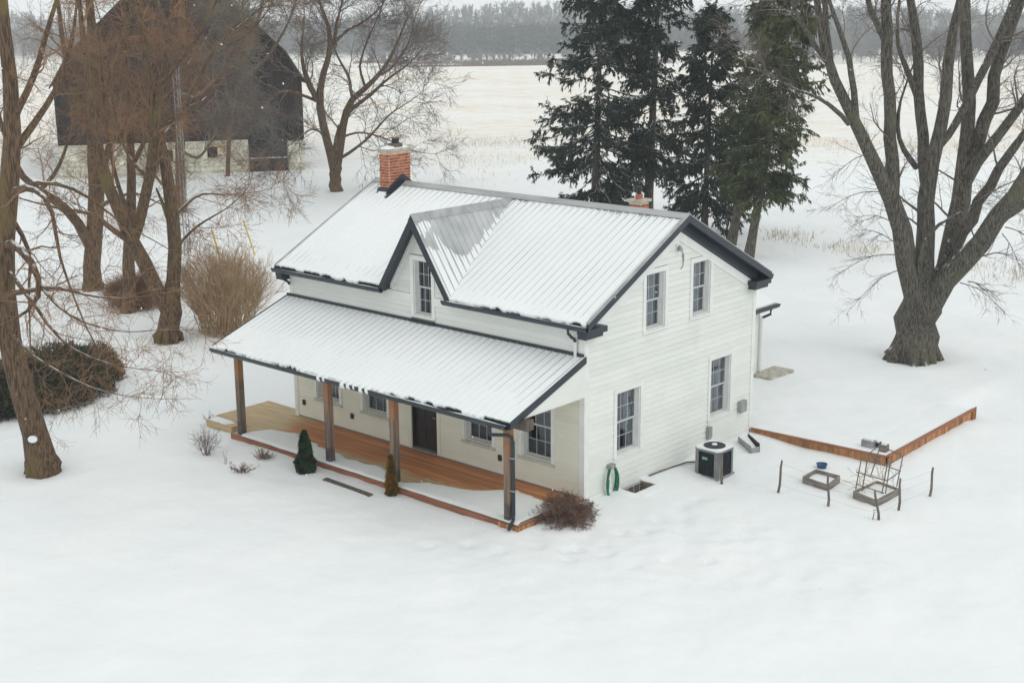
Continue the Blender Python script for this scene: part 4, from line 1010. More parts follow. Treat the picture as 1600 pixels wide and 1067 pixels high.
# blue tub and small clutter by the wall
tb = gz(1284, 729); t = thing('plastic_tub', 'small blue plastic tub frozen into snow near the garden wall', 'tub', tuple(tb))
tz = tb[2]
MB().lathe(tb, [(.10, -.08), (.14, .08), (.155, .085), (.14, .07), (.06, -.02)], 14).build('tub_body', M_blue, t)
for px, py, lb, M, sz in ((1357, 697, 'grey blue planter box behind the garden wall corner', M_steel, (.34, .2, .2)), (1381, 704, 'small brown crate behind the garden wall corner', M_bed, (.2, .2, .2)), (1371, 697, 'dark low pot beside the planter behind the wall', M_dark, (.16, .16, .14))):
    p = gz(px, py, .0); t = thing('planter' if 'planter' in lb else ('crate' if 'crate' in lb else 'plant_pot'), lb, 'planter' if 'planter' in lb else ('crate' if 'crate' in lb else 'pot'), (p[0], p[1], 0))
    a, b, h = sz
    mb = MB(); x_, y_ = p[0], p[1]
    for q in ((x_-a/2, x_+a/2, y_-b/2, y_-b/2+.02), (x_-a/2, x_+a/2, y_+b/2-.02, y_+b/2), (x_-a/2, x_-a/2+.02, y_-b/2+.02, y_+b/2-.02), (x_+a/2-.02, x_+a/2, y_-b/2+.02, y_+b/2-.02)): mb.box(*q, -.1, h-.02)
    mb.build('sides', M, t); MB().hexa([(x_-a/2+.02, y_-b/2+.02, h-.08), (x_+a/2-.02, y_-b/2+.02, h-.08), (x_+a/2-.02, y_+b/2-.02, h-.08), (x_-a/2+.02, y_+b/2-.02, h-.08)], [(x_-a/2+.05, y_-b/2+.05, h+.02), (x_+a/2-.05, y_-b/2+.05, h+.02), (x_+a/2-.05, y_+b/2-.05, h+.02), (x_-a/2+.05, y_+b/2-.05, h+.02)]).build('snow_fill', M_snow, t)

#@@PART2@@
# ================================================================== VEGETATION
def unit(a): return a/np.maximum(np.linalg.norm(a, axis=-1, keepdims=True), 1e-9)
def tubes(P, R, sides):
    """vectorised tapering tubes: P (N,K,3), R (N,K) -> verts, quads"""
    N, K, _ = P.shape
    d = np.empty_like(P); d[:, 1:-1] = P[:, 2:]-P[:, :-2]; d[:, 0] = P[:, 1]-P[:, 0]; d[:, -1] = P[:, -1]-P[:, -2]; d = unit(d)
    ref = np.where(np.abs(unit(P[:, -1]-P[:, 0])[:, 2:3]) < .85, np.array([[0, 0, 1.]]), np.array([[1., 0, 0]]))
    u = unit(np.cross(d, ref[:, None, :])); q = np.cross(d, u)
    a = np.arange(sides)*2*np.pi/sides
    ring = P[:, :, None, :]+R[:, :, None, None]*(np.cos(a)[None, None, :, None]*u[:, :, None, :]+np.sin(a)[None, None, :, None]*q[:, :, None, :])
    v = ring.reshape(-1, 3)
    base = (np.arange(N)*K*sides)[:, None, None]; k = np.arange(K-1)[None, :, None]*sides; s = np.arange(sides)[None, None, :]; s2 = (s+1) % sides
    f = np.stack([base+k+s, base+k+s2, base+k+sides+s2, base+k+sides+s], -1).reshape(-1, 4)
    return v, f
def join(lst):
    vs, fs, n = [], [], 0
    for v, f in lst: vs.append(v); fs.append(f+n); n += len(v)
    return np.concatenate(vs), np.concatenate(fs)
def spawn(rg, P, R, n, length, ang=(25, 65), t0=.25, K=5, wob=.16, up=.0, rr=.55, taper=.8, rmin=.004, lenpow=.5, side=None):
    """n children on every parent polyline; returns (P, R) of the children"""
    N, Kp, _ = P.shape
    i = np.repeat(np.arange(N), n); M_ = len(i)
    t = t0+(1-t0)*rg.random(M_)**.85
    x = t*(Kp-1); k = np.minimum(x.astype(int), Kp-2); fr = (x-k)[:, None]
    p0 = P[i, k]*(1-fr)+P[i, k+1]*fr; tan = unit(P[i, k+1]-P[i, k]); r0 = R[i, k]*(1-fr[:, 0])+R[i, k+1]*fr[:, 0]
    rnd = unit(rg.normal(size=(M_, 3))); perp = unit(rnd-tan*(rnd*tan).sum(1, keepdims=True))
    if side is not None: perp = unit(perp+side)
    a = np.radians(ang[0]+(ang[1]-ang[0])*rg.random(M_))[:, None]
    d = unit(tan*np.cos(a)+perp*np.sin(a)+np.array([0, 0, up]))
    Lc = length*(.45+.75*rg.random(M_))*(1.15-t*lenpow)
    pts = [p0]; st = (Lc/(K-1))[:, None]
    for j in range(K-1):
        pts.append(pts[-1]+d*st); d = unit(d+wob*rg.normal(size=(M_, 3))+np.array([0, 0, up*.35]))
    Pn = np.stack(pts, 1); rb = np.maximum(np.minimum(r0*rr, Lc*.022+.003), rmin)
    Rn = rb[:, None]*np.linspace(1, 1-taper, K)[None]; Rn = np.maximum(Rn, rmin*.6)
    return Pn, Rn
def limb(rg, pts, s0, K=14, ext=3.0, wob=.05, bend=None):
    """traced limb: list of (px, py, ds, r_px) -> smooth polyline with radii; extended upward past the last point"""
    A = np.array([ats(p[0], p[1], s0+p[2]) for p in pts]); r = np.array([p[3]*(s0+p[2])/F_PX for p in pts])
    if ext:
        d = unit((A[-1]-A[-2])[None])[0]; d = unit((d+np.array([0, 0, .25]))[None])[0]
        A = np.vstack([A, A[-1]+d*ext*.5, A[-1]+d*ext+rg.normal(size=3)*.15*ext]); r = np.append(r, [r[-1]*.6, r[-1]*.15])
    seg = np.r_[0, np.cumsum(np.linalg.norm(np.diff(A, axis=0), axis=1))]; q = np.linspace(0, seg[-1], K)
    P = np.stack([np.interp(q, seg, A[:, c]) for c in range(3)], 1)
    for _ in range(1): P[1:-1] = .25*P[:-2]+.5*P[1:-1]+.25*P[2:]
    P[1:-1] += rg.normal(size=(K-2, 3))*wob*np.interp(q, seg, r)[1:-1, None]*2
    return P, np.interp(q, seg, r)
def stack(ls): return np.stack([a for a, b in ls]), np.stack([b for a, b in ls])
def bare_tree(name, label, base, limbs, levels, mbark, mtwig, seed, group=None, ext=3.0, cat='tree', flare=None, wob=.05, extra=None):
    rg = np.random.default_rng(seed); s0 = sdist(base)
    t = thing(name, label, cat, (base[0], base[1], base[2]), group)
    L0 = [limb(rg, l, s0, ext=(0 if l[-1][1] > 60 and not l[0][0] is None and len(l[0]) > 4 else ext), wob=wob) for l in limbs]
    P, R = stack(L0)
    parts = [tubes(P, R, 10)]
    if flare is not None:
        v, f = flare(rg); parts.append((v, f))
    new('trunk', *join(parts), mbark, t, True)
    cr = []
    Pp, Rp = P[1:], R[1:]
    if len(Pp) == 0: Pp, Rp = P, R
    for i, kw in enumerate(levels):
        Pp, Rp = spawn(rg, Pp, Rp, **kw); cr.append(tubes(Pp, Rp, 5 if i == 0 else 3))
    if extra: 
        for P2, R2 in extra(rg, P, R): cr.append(tubes(P2, R2, 3))
    new('crown', *join(cr), mtwig, t, False)
    return t

# ---- the big maple on the right
mb_ = gz(1426, 562)
def root_flare(base, r, n=9, h=1.0, spread=1.9, seed=1):
    def fn(rg):
        ls = []
        for k in range(n):
            a = 2*math.pi*k/n+rg.normal()*.15; dv = np.array([math.cos(a), math.sin(a), 0]); sp = spread*(.8+.4*rg.random())
            A = np.array([base+np.array([0, 0, h*1.25])+dv*r*.30, base+np.array([0, 0, h*.55])+dv*r*.66, base+np.array([0, 0, .2])+dv*r*1.02, base+dv*r*sp*.85+np.array([0, 0, -.02]), base+dv*r*sp*1.1+np.array([0, 0, -.22])])
            ls.append((A, np.array([.30, .34, .32, .20, .07])*r))
        P, R = stack(ls); return tubes(P, R, 8)
    return fn
maple_limbs = [
 [(1428, 580, 0, 37), (1430, 535, 0, 34), (1436, 490, 0, 33), (1440, 462, 0, 31), (1442, 435, 0, 22), (1444, 405, 0, 12)],
 [(1434, 512, -.02, 13), (1431, 470, -.1, 18), (1424, 423, -.2, 17), (1413, 365, -.3, 16), (1392, 318, -.4, 14), (1366, 255, -.6, 11), (1340, 195, -.8, 9.5), (1318, 155, -1, 8.5), (1301, 122, -1.1, 8), (1284, 79, -1.3, 6.5), (1276, 0, -1.5, 5)],
 [(1392, 318, -.4, 12), (1396, 270, -.2, 10.5), (1390, 197, 0, 9.5), (1386, 112, .2, 9), (1386, 50, .3, 8.5), (1386, 0, .4, 8)],
 [(1438, 505, .05, 13), (1442, 462, .2, 18), (1446, 400, .3, 15), (1446, 344, .3, 14), (1446, 285, .2, 12), (1458, 240, .1, 11), (1468, 205, 0, 10), (1478, 157, -.1, 9), (1484, 84, -.3, 8.5), (1488, 42, -.4, 7), (1502, 0, -.5, 6)],
 [(1446, 285, .3, 9), (1442, 240, .7, 9), (1442, 197, .9, 8.5), (1436, 157, 1.0, 8), (1434, 110, 1.2, 8), (1433, 84, 1.3, 8), (1431, 36, 1.4, 7), (1422, 0, 1.5, 6)],
 [(1436, 157, 1.0, 6), (1424, 121, 1.1, 5), (1411, 98, 1.1, 4), (1400, 70, 1.2, 3), (1402, 40, 1.4, 2.4)],
 [(1442, 505, .1, 12), (1455, 458, .4, 18), (1484, 417, .6, 16), (1492, 350, .9, 15), (1500, 290, 1.2, 15), (1511, 225, 1.5, 11), (1511, 140, 1.6, 9.5), (1509, 79, 1.7, 9), (1507, 0, 1.9, 8)],
 [(1462, 240, .05, 3), (1478, 222, .15, 5.5), (1498, 185, .5, 6.5), (1515, 152, .6, 6.5), (1543, 98, .8, 6.5), (1566, 51, 1, 6.5), (1588, 0, 1.2, 6)],
 [(1505, 290, 1.2, 11), (1528, 228, 1.3, 10.5), (1540, 183, 1.4, 10.5), (1553, 126, 1.5, 9.5), (1562, 79, 1.7, 8.5), (1586, 30, 1.8, 6), (1598, 0, 1.9, 6)],
 [(1490, 391, .3, 11), (1522, 328, -.2, 9), (1548, 290, -.5, 8), (1575, 240, -.8, 7), (1600, 211, -1, 6), (1640, 160, -1.2, 5)],
 [(1512, 275, .9, 9), (1535, 243, .8, 8.5), (1557, 214, .7, 8), (1600, 157, .5, 7), (1650, 95, .3, 5)],
 [(1444, 512, -.05, 12), (1456, 472, -.3, 18.5), (1480, 437, -.7, 18), (1506, 405, -1, 17), (1530, 380, -1.3, 16), (1556, 352, -1.6, 15), (1582, 305, -2, 13), (1600, 275, -2.3, 12), (1650, 215, -2.8, 9)],
 [(1556, 352, -1.6, 8), (1585, 330, -1.3, 8), (1610, 310, -1, 7), (1660, 280, -.6, 5)],
 [(1298, 118, -1.1, 5.5), (1293, 56, -1.0, 5), (1287, 0, -.9, 4.2)],
 [(1338, 190, -.8, 5.5), (1333, 135, -1.2, 5), (1326, 84, -1.5, 4.5), (1312, 42, -1.7, 3.8), (1296, 5, -1.9, 3)],
 [(1290, 95, -1.2, 4.5), (1274, 70, -1.6, 4), (1254, 42, -2, 3.6), (1236, 3, -2.3, 3)],
 [(1326, 194, -1, 4), (1305, 170, -1.4, 3.6), (1288, 158, -1.7, 3.2), (1264, 146, -2, 2.4), (1240, 140, -2.4, 1.6)],
 [(1386, 75, .3, 5), (1377, 52, 0, 4.5), (1362, 18, -.3, 4.5), (1355, 0, -.4, 4)],
 [(1432, 262, .6, 5), (1415, 240, .4, 4.5), (1404, 222, .2, 3.6), (1402, 170, 0, 2.6), (1408, 155, 0, 1.8)],
 [(1440, 440, -.4, 6), (1436, 405, -.6, 5), (1446, 372, -.7, 4.5), (1456, 355, -.8, 3), (1490, 340, -.9, 1.6)],
]
def skirt(points, L_, n, seed, droop=-.10):
    """drooping twig sprays growing out of a trunk at given pixels"""
    def fn(rg, P, R):
        out = []
        for (px, py, ds, dx, dy) in points:
            A = ats(px, py, skirt.s0+ds); B = ats(px+dx, py+dy, skirt.s0+ds-.3)
            q = np.linspace(0, 1, 6)[:, None]; path = A+(B-A)*q+np.array([0, 0, 1.])*(.12*np.sin(q*np.pi))*np.linalg.norm(B-A)
            P1 = path[None]; R1 = np.linspace(.022, .007, 6)[None]
            P2, R2 = spawn(rg, P1, R1, n, L_, (25, 60), .15, 5, .14, droop, .6, .7, .006)
            P3, R3 = spawn(rg, P2, R2, 5, L_*.45, (25, 60), .2, 4, .14, droop, .6, .6, .0045)
            out += [(P1, R1), (P2, R2), (P3, R3)]
        return out
    return fn
skirt.s0 = sdist(mb_)
bare_tree('maple_tree', 'huge old bare maple with many upright limbs right of the house', mb_, maple_limbs,
    [dict(n=11, length=2.0, ang=(30, 75), t0=.2, K=6, up=.08, rr=.28, rmin=.010, wob=.22), dict(n=8, length=1.1, ang=(25, 65), K=5, up=.04, rmin=.0075, wob=.2), dict(n=5, length=.55, ang=(25, 60), K=4, up=.03, rmin=.0045)],
    M_bark, M_twg, 11, 'bare trees', flare=root_flare(mb_, .70, 10, 1.3, 1.75), wob=.09,
    extra=skirt([(1400, 398, -.6, -95, 35), (1405, 385, -.5, -70, -25), (1410, 420, -.4, -80, 62), (1398, 350, -.6, -60, -10), (1500, 442, -.9, 70, 48), (1512, 440, -.7, 40, 20), (1565, 365, -1.6, 30, 60), (1380, 300, -.5, -90, 30), (1360, 240, -.7, -60, 40), (1570, 355, -1.6, 60, 40)], 1.1, 11, 4))
# ---- the spreading tree in front of the barn field
mt = gz(525, 300)
mid_limbs = [
 [(525, 306, 0, 11), (524, 280, 0, 9), (524, 262, 0, 9), (524, 250, 0, 6)],
 [(523, 268, 0, 7.5), (512, 222, -.3, 6.5), (501, 180, -.5, 6), (495, 156, -.6, 6), (500, 126, -.6, 5), (514, 90, -.4, 4.2), (521, 69, -.3, 4), (510, 30, -.2, 2.6), (492, -15, 0, 1.6)],
 [(495, 158, -.6, 4.5), (482, 129, -1, 4.5), (475, 112, -1.4, 3.5), (470, 80, -1.8, 2.2), (474, 45, -2, 1.3)],
 [(490, 156, -.6, 2.6), (476, 150, -1, 2.4), (449, 141, -1.6, 2.2), (430, 143, -2, 1.8), (419, 155, -2.3, 1.6), (416, 192, -2.5, 1)],
 [(525, 266, 0, 7.5), (534, 215, .3, 6.5), (539, 177, .5, 5.5), (548, 150, .6, 5), (572, 141, .8, 4), (596, 117, 1.1, 3.4), (616, 80, 1.4, 2.4), (629, 48, 1.6, 1.4)],
 [(540, 178, .5, 3.2), (556, 165, -.2, 3), (578, 150, -.8, 2.8), (600, 128, -1.4, 2), (640, 100, -2, 1)],
 [(534, 246, .1, 2.6), (556, 232, -.5, 2.2), (576, 216, -1, 1.8), (610, 176, -1.6, 1.2), (640, 160, -2, .7)],
 [(521, 69, -.3, 3), (540, 48, .3, 2.4), (560, 40, .8, 1.8), (585, 22, 1.2, 1.2)],
 [(550, 150, .6, 2.6), (545, 118, 1, 2.2), (530, 95, 1.4, 1.6), (522, 75, 1.6, 1)],
 [(521, 69, -.3, 2.6), (528, 30, -.6, 2), (535, 0, -.8, 1.4)],
 [(572, 141, .8, 2.2), (560, 105, 1.2, 1.8), (575, 60, 1.6, 1.2), (590, 30, 1.8, .8)],
 [(512, 222, -.3, 2.4), (500, 205, -1, 1.8), (485, 200, -1.6, 1.4), (470, 215, -2, 1)],
 [(534, 215, .3, 2.0), (560, 205, .9, 1.6), (600, 215, 1.6, 1.2), (640, 235, 2.2, .8)],
 [(596, 117, 1.1, 2.2), (615, 105, .6, 1.8), (638, 70, .2, 1.2), (646, 40, 0, .8)],
]
bare_tree('apple_tree', 'spreading bare tree with forked trunk standing before the black barn', mt, mid_limbs,
    [dict(n=17, length=2.7, ang=(25, 65), t0=.15, K=6, up=.06, rr=.45, rmin=.015, wob=.2), dict(n=9, length=1.7, ang=(20, 60), K=5, up=.03, rmin=.012, wob=.2), dict(n=5, length=.95, ang=(20, 60), K=4, up=.0, rmin=.010, wob=.2)],
    M_bark2, M_twg, 12, 'bare trees', ext=2.0)
# ---- near leaning tree at the left edge
nb = gz(68, 735)
near_limbs = [
 [(72, 752, 0, 30), (66, 722, 0, 24), (54, 680, 0, 21), (40, 640, 0, 20), (24, 580, 0, 19), (10, 527, 0, 18), (3, 470, 0, 17.5), (2, 415, 0, 17), (8, 347, 0, 16), (16, 280, 0, 15), (20, 200, 0, 13), (14, 110, 0, 11), (6, 30, 0, 9), (0, -40, 0, 7)],
 [(4, 385, 0, 7), (20, 374, -.4, 7), (45, 404, -.8, 6), (64, 436, -1.1, 5), (68, 458, -1.2, 4.4), (56, 480, -1.2, 3.2), (40, 492, -1.2, 2.2)],
 [(4, 462, 0, 5.5), (30, 456, -.6, 4.6), (60, 452, -1, 4), (95, 447, -1.4, 3), (130, 462, -1.8, 1.8)],
 [(12, 310, 0, 7), (40, 290, -.8, 5.5), (66, 300, -1.5, 4.4), (84, 322, -2, 3.6), (86, 380, -2.3, 2.8), (100, 425, -2.4, 1.8)],
 [(8, 330, 0, 5), (30, 355, .6, 4), (52, 400, 1.1, 3), (44, 440, 1.4, 2.2), (46, 490, 1.5, 1.4)],
 [(18, 240, 0, 7), (50, 200, .5, 5.5), (84, 150, 1, 4.4), (110, 80, 1.4, 3.2), (120, 10, 1.6, 2)],
 [(20, 190, 0, 6), (54, 120, -.6, 5), (70, 60, -1, 4), (90, 0, -1.3, 3)],
 [(62, 445, -1, 3), (90, 480, -1.6, 2.4), (130, 505, -2.2, 1.8), (190, 520, -2.8, 1)],
 [(10, 420, 0, 4), (50, 470, -1, 3), (90, 530, -1.8, 2), (140, 560, -2.4, 1.2)],
 [(6, 505, 0, 3.5), (40, 550, -.8, 2.6), (90, 580, -1.6, 1.8), (150, 610, -2.2, 1)],
 [(12, 300, 0, 5), (70, 280, 1.2, 3.6), (130, 300, 2, 2.4), (190, 350, 2.6, 1.2)],
]
leaning = bare_tree('leaning_tree', 'leaning bare tree with mossy trunk and drooping boughs at the left edge', nb, near_limbs,
    [dict(n=13, length=1.4, ang=(30, 75), t0=.12, K=6, up=-.03, rr=.45, rmin=.008, wob=.22), dict(n=7, length=.85, ang=(25, 65), K=5, up=-.04, rmin=.006, wob=.22), dict(n=4, length=.42, ang=(25, 65), K=4, up=-.02, rmin=.004)],
    M_bark2, M_two, 13, 'bare trees', flare=root_flare(nb, .38, 8, .7, 1.25))
kp = ats(52, 686, sdist(nb)-.34)
def disc(c, nrm, r, th, n=14):
    nrm = nrm/np.linalg.norm(nrm); u = np.cross(nrm, [0, 0, 1.]); u /= np.linalg.norm(u); q = np.cross(nrm, u); mb = MB()
    return mb.prism([tuple(c+r*(math.cos(2*math.pi*k/n)*u+.75*math.sin(2*math.pi*k/n)*q)) for k in range(n)], tuple(nrm*th))
disc(kp, -FW, .155, .04).build('pruning_scar', M_bark2, leaning); disc(kp-FW*.035, -FW, .125, .03).build('snow_disc', M_snow, leaning)
# ---- middle left group
tb_ = gz(146, 452)
bare_tree('straight_tree', 'straight bare trunk farthest left behind the leaning tree', tb_, [
 [(146, 458, 0, 16), (146, 420, 0, 13.5), (146, 370, 0, 13), (148, 280, 0, 12), (150, 180, 0, 10), (146, 90, 0, 8), (140, 0, 0, 6)],
 [(146, 395, 0, 9), (132, 365, -.5, 8.5), (112, 332, -.9, 8), (80, 308, -1.3, 7), (50, 296, -1.6, 6), (28, 270, -1.8, 5), (10, 220, -2, 4)],
 [(148, 300, 0, 6), (170, 240, .6, 5), (180, 160, 1.2, 4), (190, 70, 1.6, 3)],
 [(148, 230, 0, 6), (120, 160, -.6, 5), (100, 80, -1, 4), (90, 0, -1.4, 3)],
 [(150, 190, 0, 5), (176, 120, -.8, 4), (200, 40, -1.4, 3)],
 [(147, 330, 0, 4), (175, 310, -1, 3), (215, 300, -2, 2), (250, 320, -2.6, 1)],
 [(60, 300, -1.4, 4), (90, 270, -1, 3), (110, 210, -.6, 2)]],
 [dict(n=13, length=2.2, ang=(30, 75), t0=.12, K=6, up=.02, rr=.4, rmin=.010, wob=.22), dict(n=11, length=1.2, ang=(25, 65), K=5, up=.0, rmin=.008, wob=.22), dict(n=5, length=.65, ang=(25, 60), K=4, rmin=.0065)],
 M_bark2, M_two, 14, 'bare trees', flare=root_flare(tb_, .36, 7, .6, 1.4))
tc_ = gz(263, 532)
bare_tree('forked_tree', 'bare tree forking low beside the tan shrub left of the porch', tc_, [
 [(262, 545, 0, 20), (263, 520, 0, 17), (265, 480, 0, 17), (268, 455, 0, 13), (270, 430, 0, 9)],
 [(267, 480, 0, 12), (272, 437, 0, 11), (273, 370, .1, 10.5), (269, 307, .2, 10), (262, 270, .3, 9), (248, 220, .4, 8), (236, 150, .6, 6.5), (222, 60, .8, 5), (214, -20, 1, 4)],
 [(262, 485, 0, 12), (250, 455, -.2, 12), (234, 432, -.4, 12), (216, 400, -.6, 11.5), (202, 378, -.8, 11), (188, 340, -1, 10.5), (176, 310, -1.2, 10), (164, 276, -1.4, 9), (150, 220, -1.6, 7), (140, 140, -1.8, 5), (128, 40, -2, 4)],
 [(205, 385, -.8, 9), (217, 360, -.5, 8.5), (228, 310, -.2, 8.5), (234, 275, 0, 8), (240, 230, .2, 7), (246, 160, .4, 5.5), (262, 70, .6, 4), (270, 0, .8, 3)],
 [(200, 375, -.8, 5), (178, 362, -1.3, 4.5), (160, 345, -1.8, 4), (140, 330, -2.2, 3), (110, 330, -2.6, 2)],
 [(248, 220, .4, 4), (280, 190, 1, 3.4), (300, 150, 1.5, 3), (330, 80, 2, 2.4), (360, 50, 2.4, 1.8), (385, 34, 2.6, 1.2)],
 [(236, 150, .6, 3.5), (270, 110, .2, 3), (310, 60, -.3, 2.4), (340, 0, -.6, 1.6)],
 [(270, 400, 0, 3), (285, 375, -.6, 2.4), (310, 350, -1.2, 1.8), (350, 330, -1.8, 1)],
 [(272, 340, .1, 3), (296, 312, .8, 2.4), (320, 300, 1.4, 1.6), (345, 305, 1.8, .9)],
 [(234, 280, 0, 3.5), (200, 250, .8, 3), (180, 190, 1.4, 2.2), (170, 110, 1.8, 1.6)]],
 [dict(n=12, length=2.0, ang=(30, 75), t0=.18, K=6, up=.01, rr=.4, rmin=.010, wob=.22), dict(n=10, length=1.15, ang=(25, 65), K=5, up=.0, rmin=.0075, wob=.22), dict(n=5, length=.6, ang=(25, 60), K=4, rmin=.006)],
 M_bark2, M_two, 15, 'bare trees', flare=root_flare(tc_, .42, 8, .6, 1.35))
td_ = gz(200, 488)
bare_tree('slim_tree', 'slim reddish bare tree between the forked tree and the farthest left trunk', td_, [
 [(200, 494, 0, 13), (200, 470, 0, 11), (200, 406, 0, 9.5), (204, 340, .2, 8), (206, 260, .3, 6.5), (200, 160, .5, 5), (196, 60, .6, 3.5)],
 [(202, 380, 0, 4), (225, 330, .7, 3.4), (240, 270, 1.1, 2.4), (256, 190, 1.4, 1.6)],
 [(204, 340, .2, 4), (180, 280, -.6, 3), (165, 200, -1.1, 2.2), (160, 120, -1.4, 1.5)],
 [(206, 260, .3, 4), (236, 200, -.5, 3), (256, 120, -1, 2), (270, 50, -1.3, 1.3)]],
 [dict(n=20, length=1.8, ang=(30, 75), t0=.15, K=6, up=.03, rr=.45, rmin=.010, wob=.2), dict(n=11, length=1.2, ang=(25, 65), K=5, up=.02, rmin=.008, wob=.2), dict(n=6, length=.6, ang=(25, 60), K=4, rmin=.0065)],
 M_bark2, M_two, 16, 'bare trees')
# gnarly olive tree in front of the barn
te_ = gz(284, 330)
bare_tree('gnarled_tree', 'gnarled olive grey bare tree with twisted boughs in front of the barn', te_, [
 [(284, 338, 0, 9), (284, 300, 0, 8), (282, 240, 0, 7.5), (284, 170, 0, 7), (286, 100, .2, 6), (284, 20, .4, 5), (282, -60, .6, 4)],
 [(284, 180, 0, 6), (296, 150, -.4, 5.5), (316, 110, -.8, 5), (330, 82, -1.2, 4.4), (357, 53, -1.6, 3.4), (385, 34, -2, 2)],
 [(284, 120, .1, 4.5), (320, 70, .8, 3.8), (350, 20, 1.4, 3), (370, -30, 1.8, 2)],
 [(284, 150, 0, 4.5), (304, 150, -1, 3.6), (326, 140, -1.8, 3), (350, 112, -2.4, 2), (362, 85, -2.8, 1.2)],
 [(285, 90, .2, 4), (260, 40, -.6, 3), (240, -20, -1, 2)],
 [(284, 170, 0, 4), (310, 165, .8, 3), (328, 150, 1.4, 2.2), (340, 120, 1.8, 1.2)],
 [(330, 82, -1.2, 3), (350, 70, -1.8, 2.4), (380, 62, -2.4, 1.8), (410, 30, -3, 1)],
 [(282, 235, 0, 3), (310, 250, -1, 2.4), (325, 230, -1.6, 1.8), (340, 205, -2, 1)]],
 [dict(n=24, length=2.4, ang=(25, 75), t0=.35, K=6, up=.05, rr=.45, rmin=.014, wob=.26), dict(n=9, length=1.6, ang=(25, 65), K=5, up=.01, rmin=.012, wob=.26), dict(n=5, length=.85, ang=(25, 65), K=4, rmin=.010, wob=.24)],
 M_bark2, M_twd, 17, 'bare trees')
tf_ = gz(356, 276)
bare_tree('barnyard_tree', 'bare grey tree rising against the barn roof right of the gnarled tree', tf_, [
 [(356, 276, 0, 3.6), (356, 235, 0, 3.2), (362, 172, 0, 3.4), (378, 110, .2, 4), (398, 50, .4, 3), (412, 0, .6, 2.4)],
 [(362, 172, 0, 3), (350, 130, -.6, 2.6), (350, 80, -1, 2), (340, 20, -1.2, 1.4)],
 [(374, 126, .1, 3), (415, 95, .8, 2.4), (450, 40, 1.2, 1.8), (465, -5, 1.5, 1.2)],
 [(386, 85, .3, 2.4), (376, 40, -.4, 2), (380, 0, -.8, 1.4)]],
 [dict(n=30, length=2.4, ang=(25, 70), t0=.5, K=6, up=.12, rr=.5, rmin=.016, wob=.24), dict(n=10, length=1.8, ang=(25, 65), K=5, up=.03, rmin=.013, wob=.24), dict(n=5, length=.9, ang=(25, 65), K=4, rmin=.011, wob=.24)],
 M_bark2, M_twd, 18, 'bare trees')

# ---- spruces behind the house
def blades(rg, A, D, L_, W_, nrm=None):
    """thin kite-shaped blades: root A, unit dir D, length, width -> verts, quads"""
    n = len(A); r = unit(rg.normal(size=(n, 3))); sd = unit(np.cross(D, r))
    m_ = A+D*(L_*.45)[:, None]
    v = np.stack([A, m_+sd*W_[:, None], A+D*L_[:, None], m_-sd*W_[:, None]], 1).reshape(-1, 3)
    return v, np.arange(n*4).reshape(n, 4)
def spruce(label, base, H_, rmax, crown0, seed, M, lean=(0, 0), dens=1.0, prof=.8, group='spruces behind the house', gaps=.25):
    rg = np.random.default_rng(seed); t = thing('spruce_tree', label, 'spruce', tuple(base), group)
    K = 12; zz = np.linspace(-.2, H_, K); ax = lambda z: np.stack([base[0]+lean[0]*z/H_, base[1]+lean[1]*z/H_, base[2]+z], -1)
    P = ax(zz)[None]; R = np.interp(zz, [-.2, .3, H_], [.30, .24, .015])[None]*(H_/14)
    trunk_ = tubes(P, R, 9)
    nb_ = int(132*dens*H_/12); z = crown0+(H_-crown0-.1)*rg.random(nb_)**1.15; z.sort()
    az = rg.random(nb_)*2*np.pi; q = (H_-z)/(H_-crown0)
    clump = .45+.75*rg.random(nb_)
    Lb = rmax*(np.minimum(q/.85, 1)**prof)*clump*np.where(q > .88, .8, 1)+.25
    keep = rg.random(nb_) > gaps*.5; z, az, q, Lb = z[keep], az[keep], q[keep], Lb[keep]; nb_ = len(z)
    d = np.stack([np.cos(az), np.sin(az), np.zeros(nb_)], 1); tt = np.linspace(0, 1, 7)
    droop = (.10+.42*q)[:, None]*Lb[:, None]; zc = -droop*(1.25*tt[None]**1.0-.55*tt[None]**2.2)
    zc = zc+(.25*(1-q))[:, None]*Lb[:, None]*tt[None]
    PB = ax(z)[:, None, :]+d[:, None, :]*(Lb[:, None]*tt[None])[..., None]; PB[..., 2] += zc
    PB[:, 1:] += rg.normal(size=(nb_, 6, 3))*.05
    RB = np.linspace(.035, .008, 7)[None]*np.ones((nb_, 1))*(Lb/2.2)[:, None].clip(.5, 1.3)
    new('trunk', *join([trunk_, tubes(PB, RB, 4)]), M_bark, t, True)
    # side shoots, then hanging needle sprays
    ns = 15; Ps, Rs = spawn(rg, PB, RB, ns, .72, (35, 70), .22, 4, .12, -.30, .5, .8, .006, lenpow=.45)
    A = []; D = []
    for (PP, m_) in ((Ps, int(20*dens)), (PB, int(46*dens))):
        n, Kp, _ = PP.shape; i = np.repeat(np.arange(n), m_); u = (.12 if PP is Ps else .25)+(.88 if PP is Ps else .75)*rg.random(len(i)); x = u*(Kp-1); k = np.minimum(x.astype(int), Kp-2); fr = (x-k)[:, None]
        p = PP[i, k]*(1-fr)+PP[i, k+1]*fr; tn = unit(PP[i, k+1]-PP[i, k])
        A.append(p); D.append(unit(tn*.7+rg.normal(size=p.shape)*.38+np.array([0, 0, -.75])))
    A = np.concatenate(A); D = np.concatenate(D); n = len(A)
    v, f = blades(rg, A, D, .12+.20*rg.random(n), .017+.018*rg.random(n))
    new('needles', v, f, M, t)
    return t
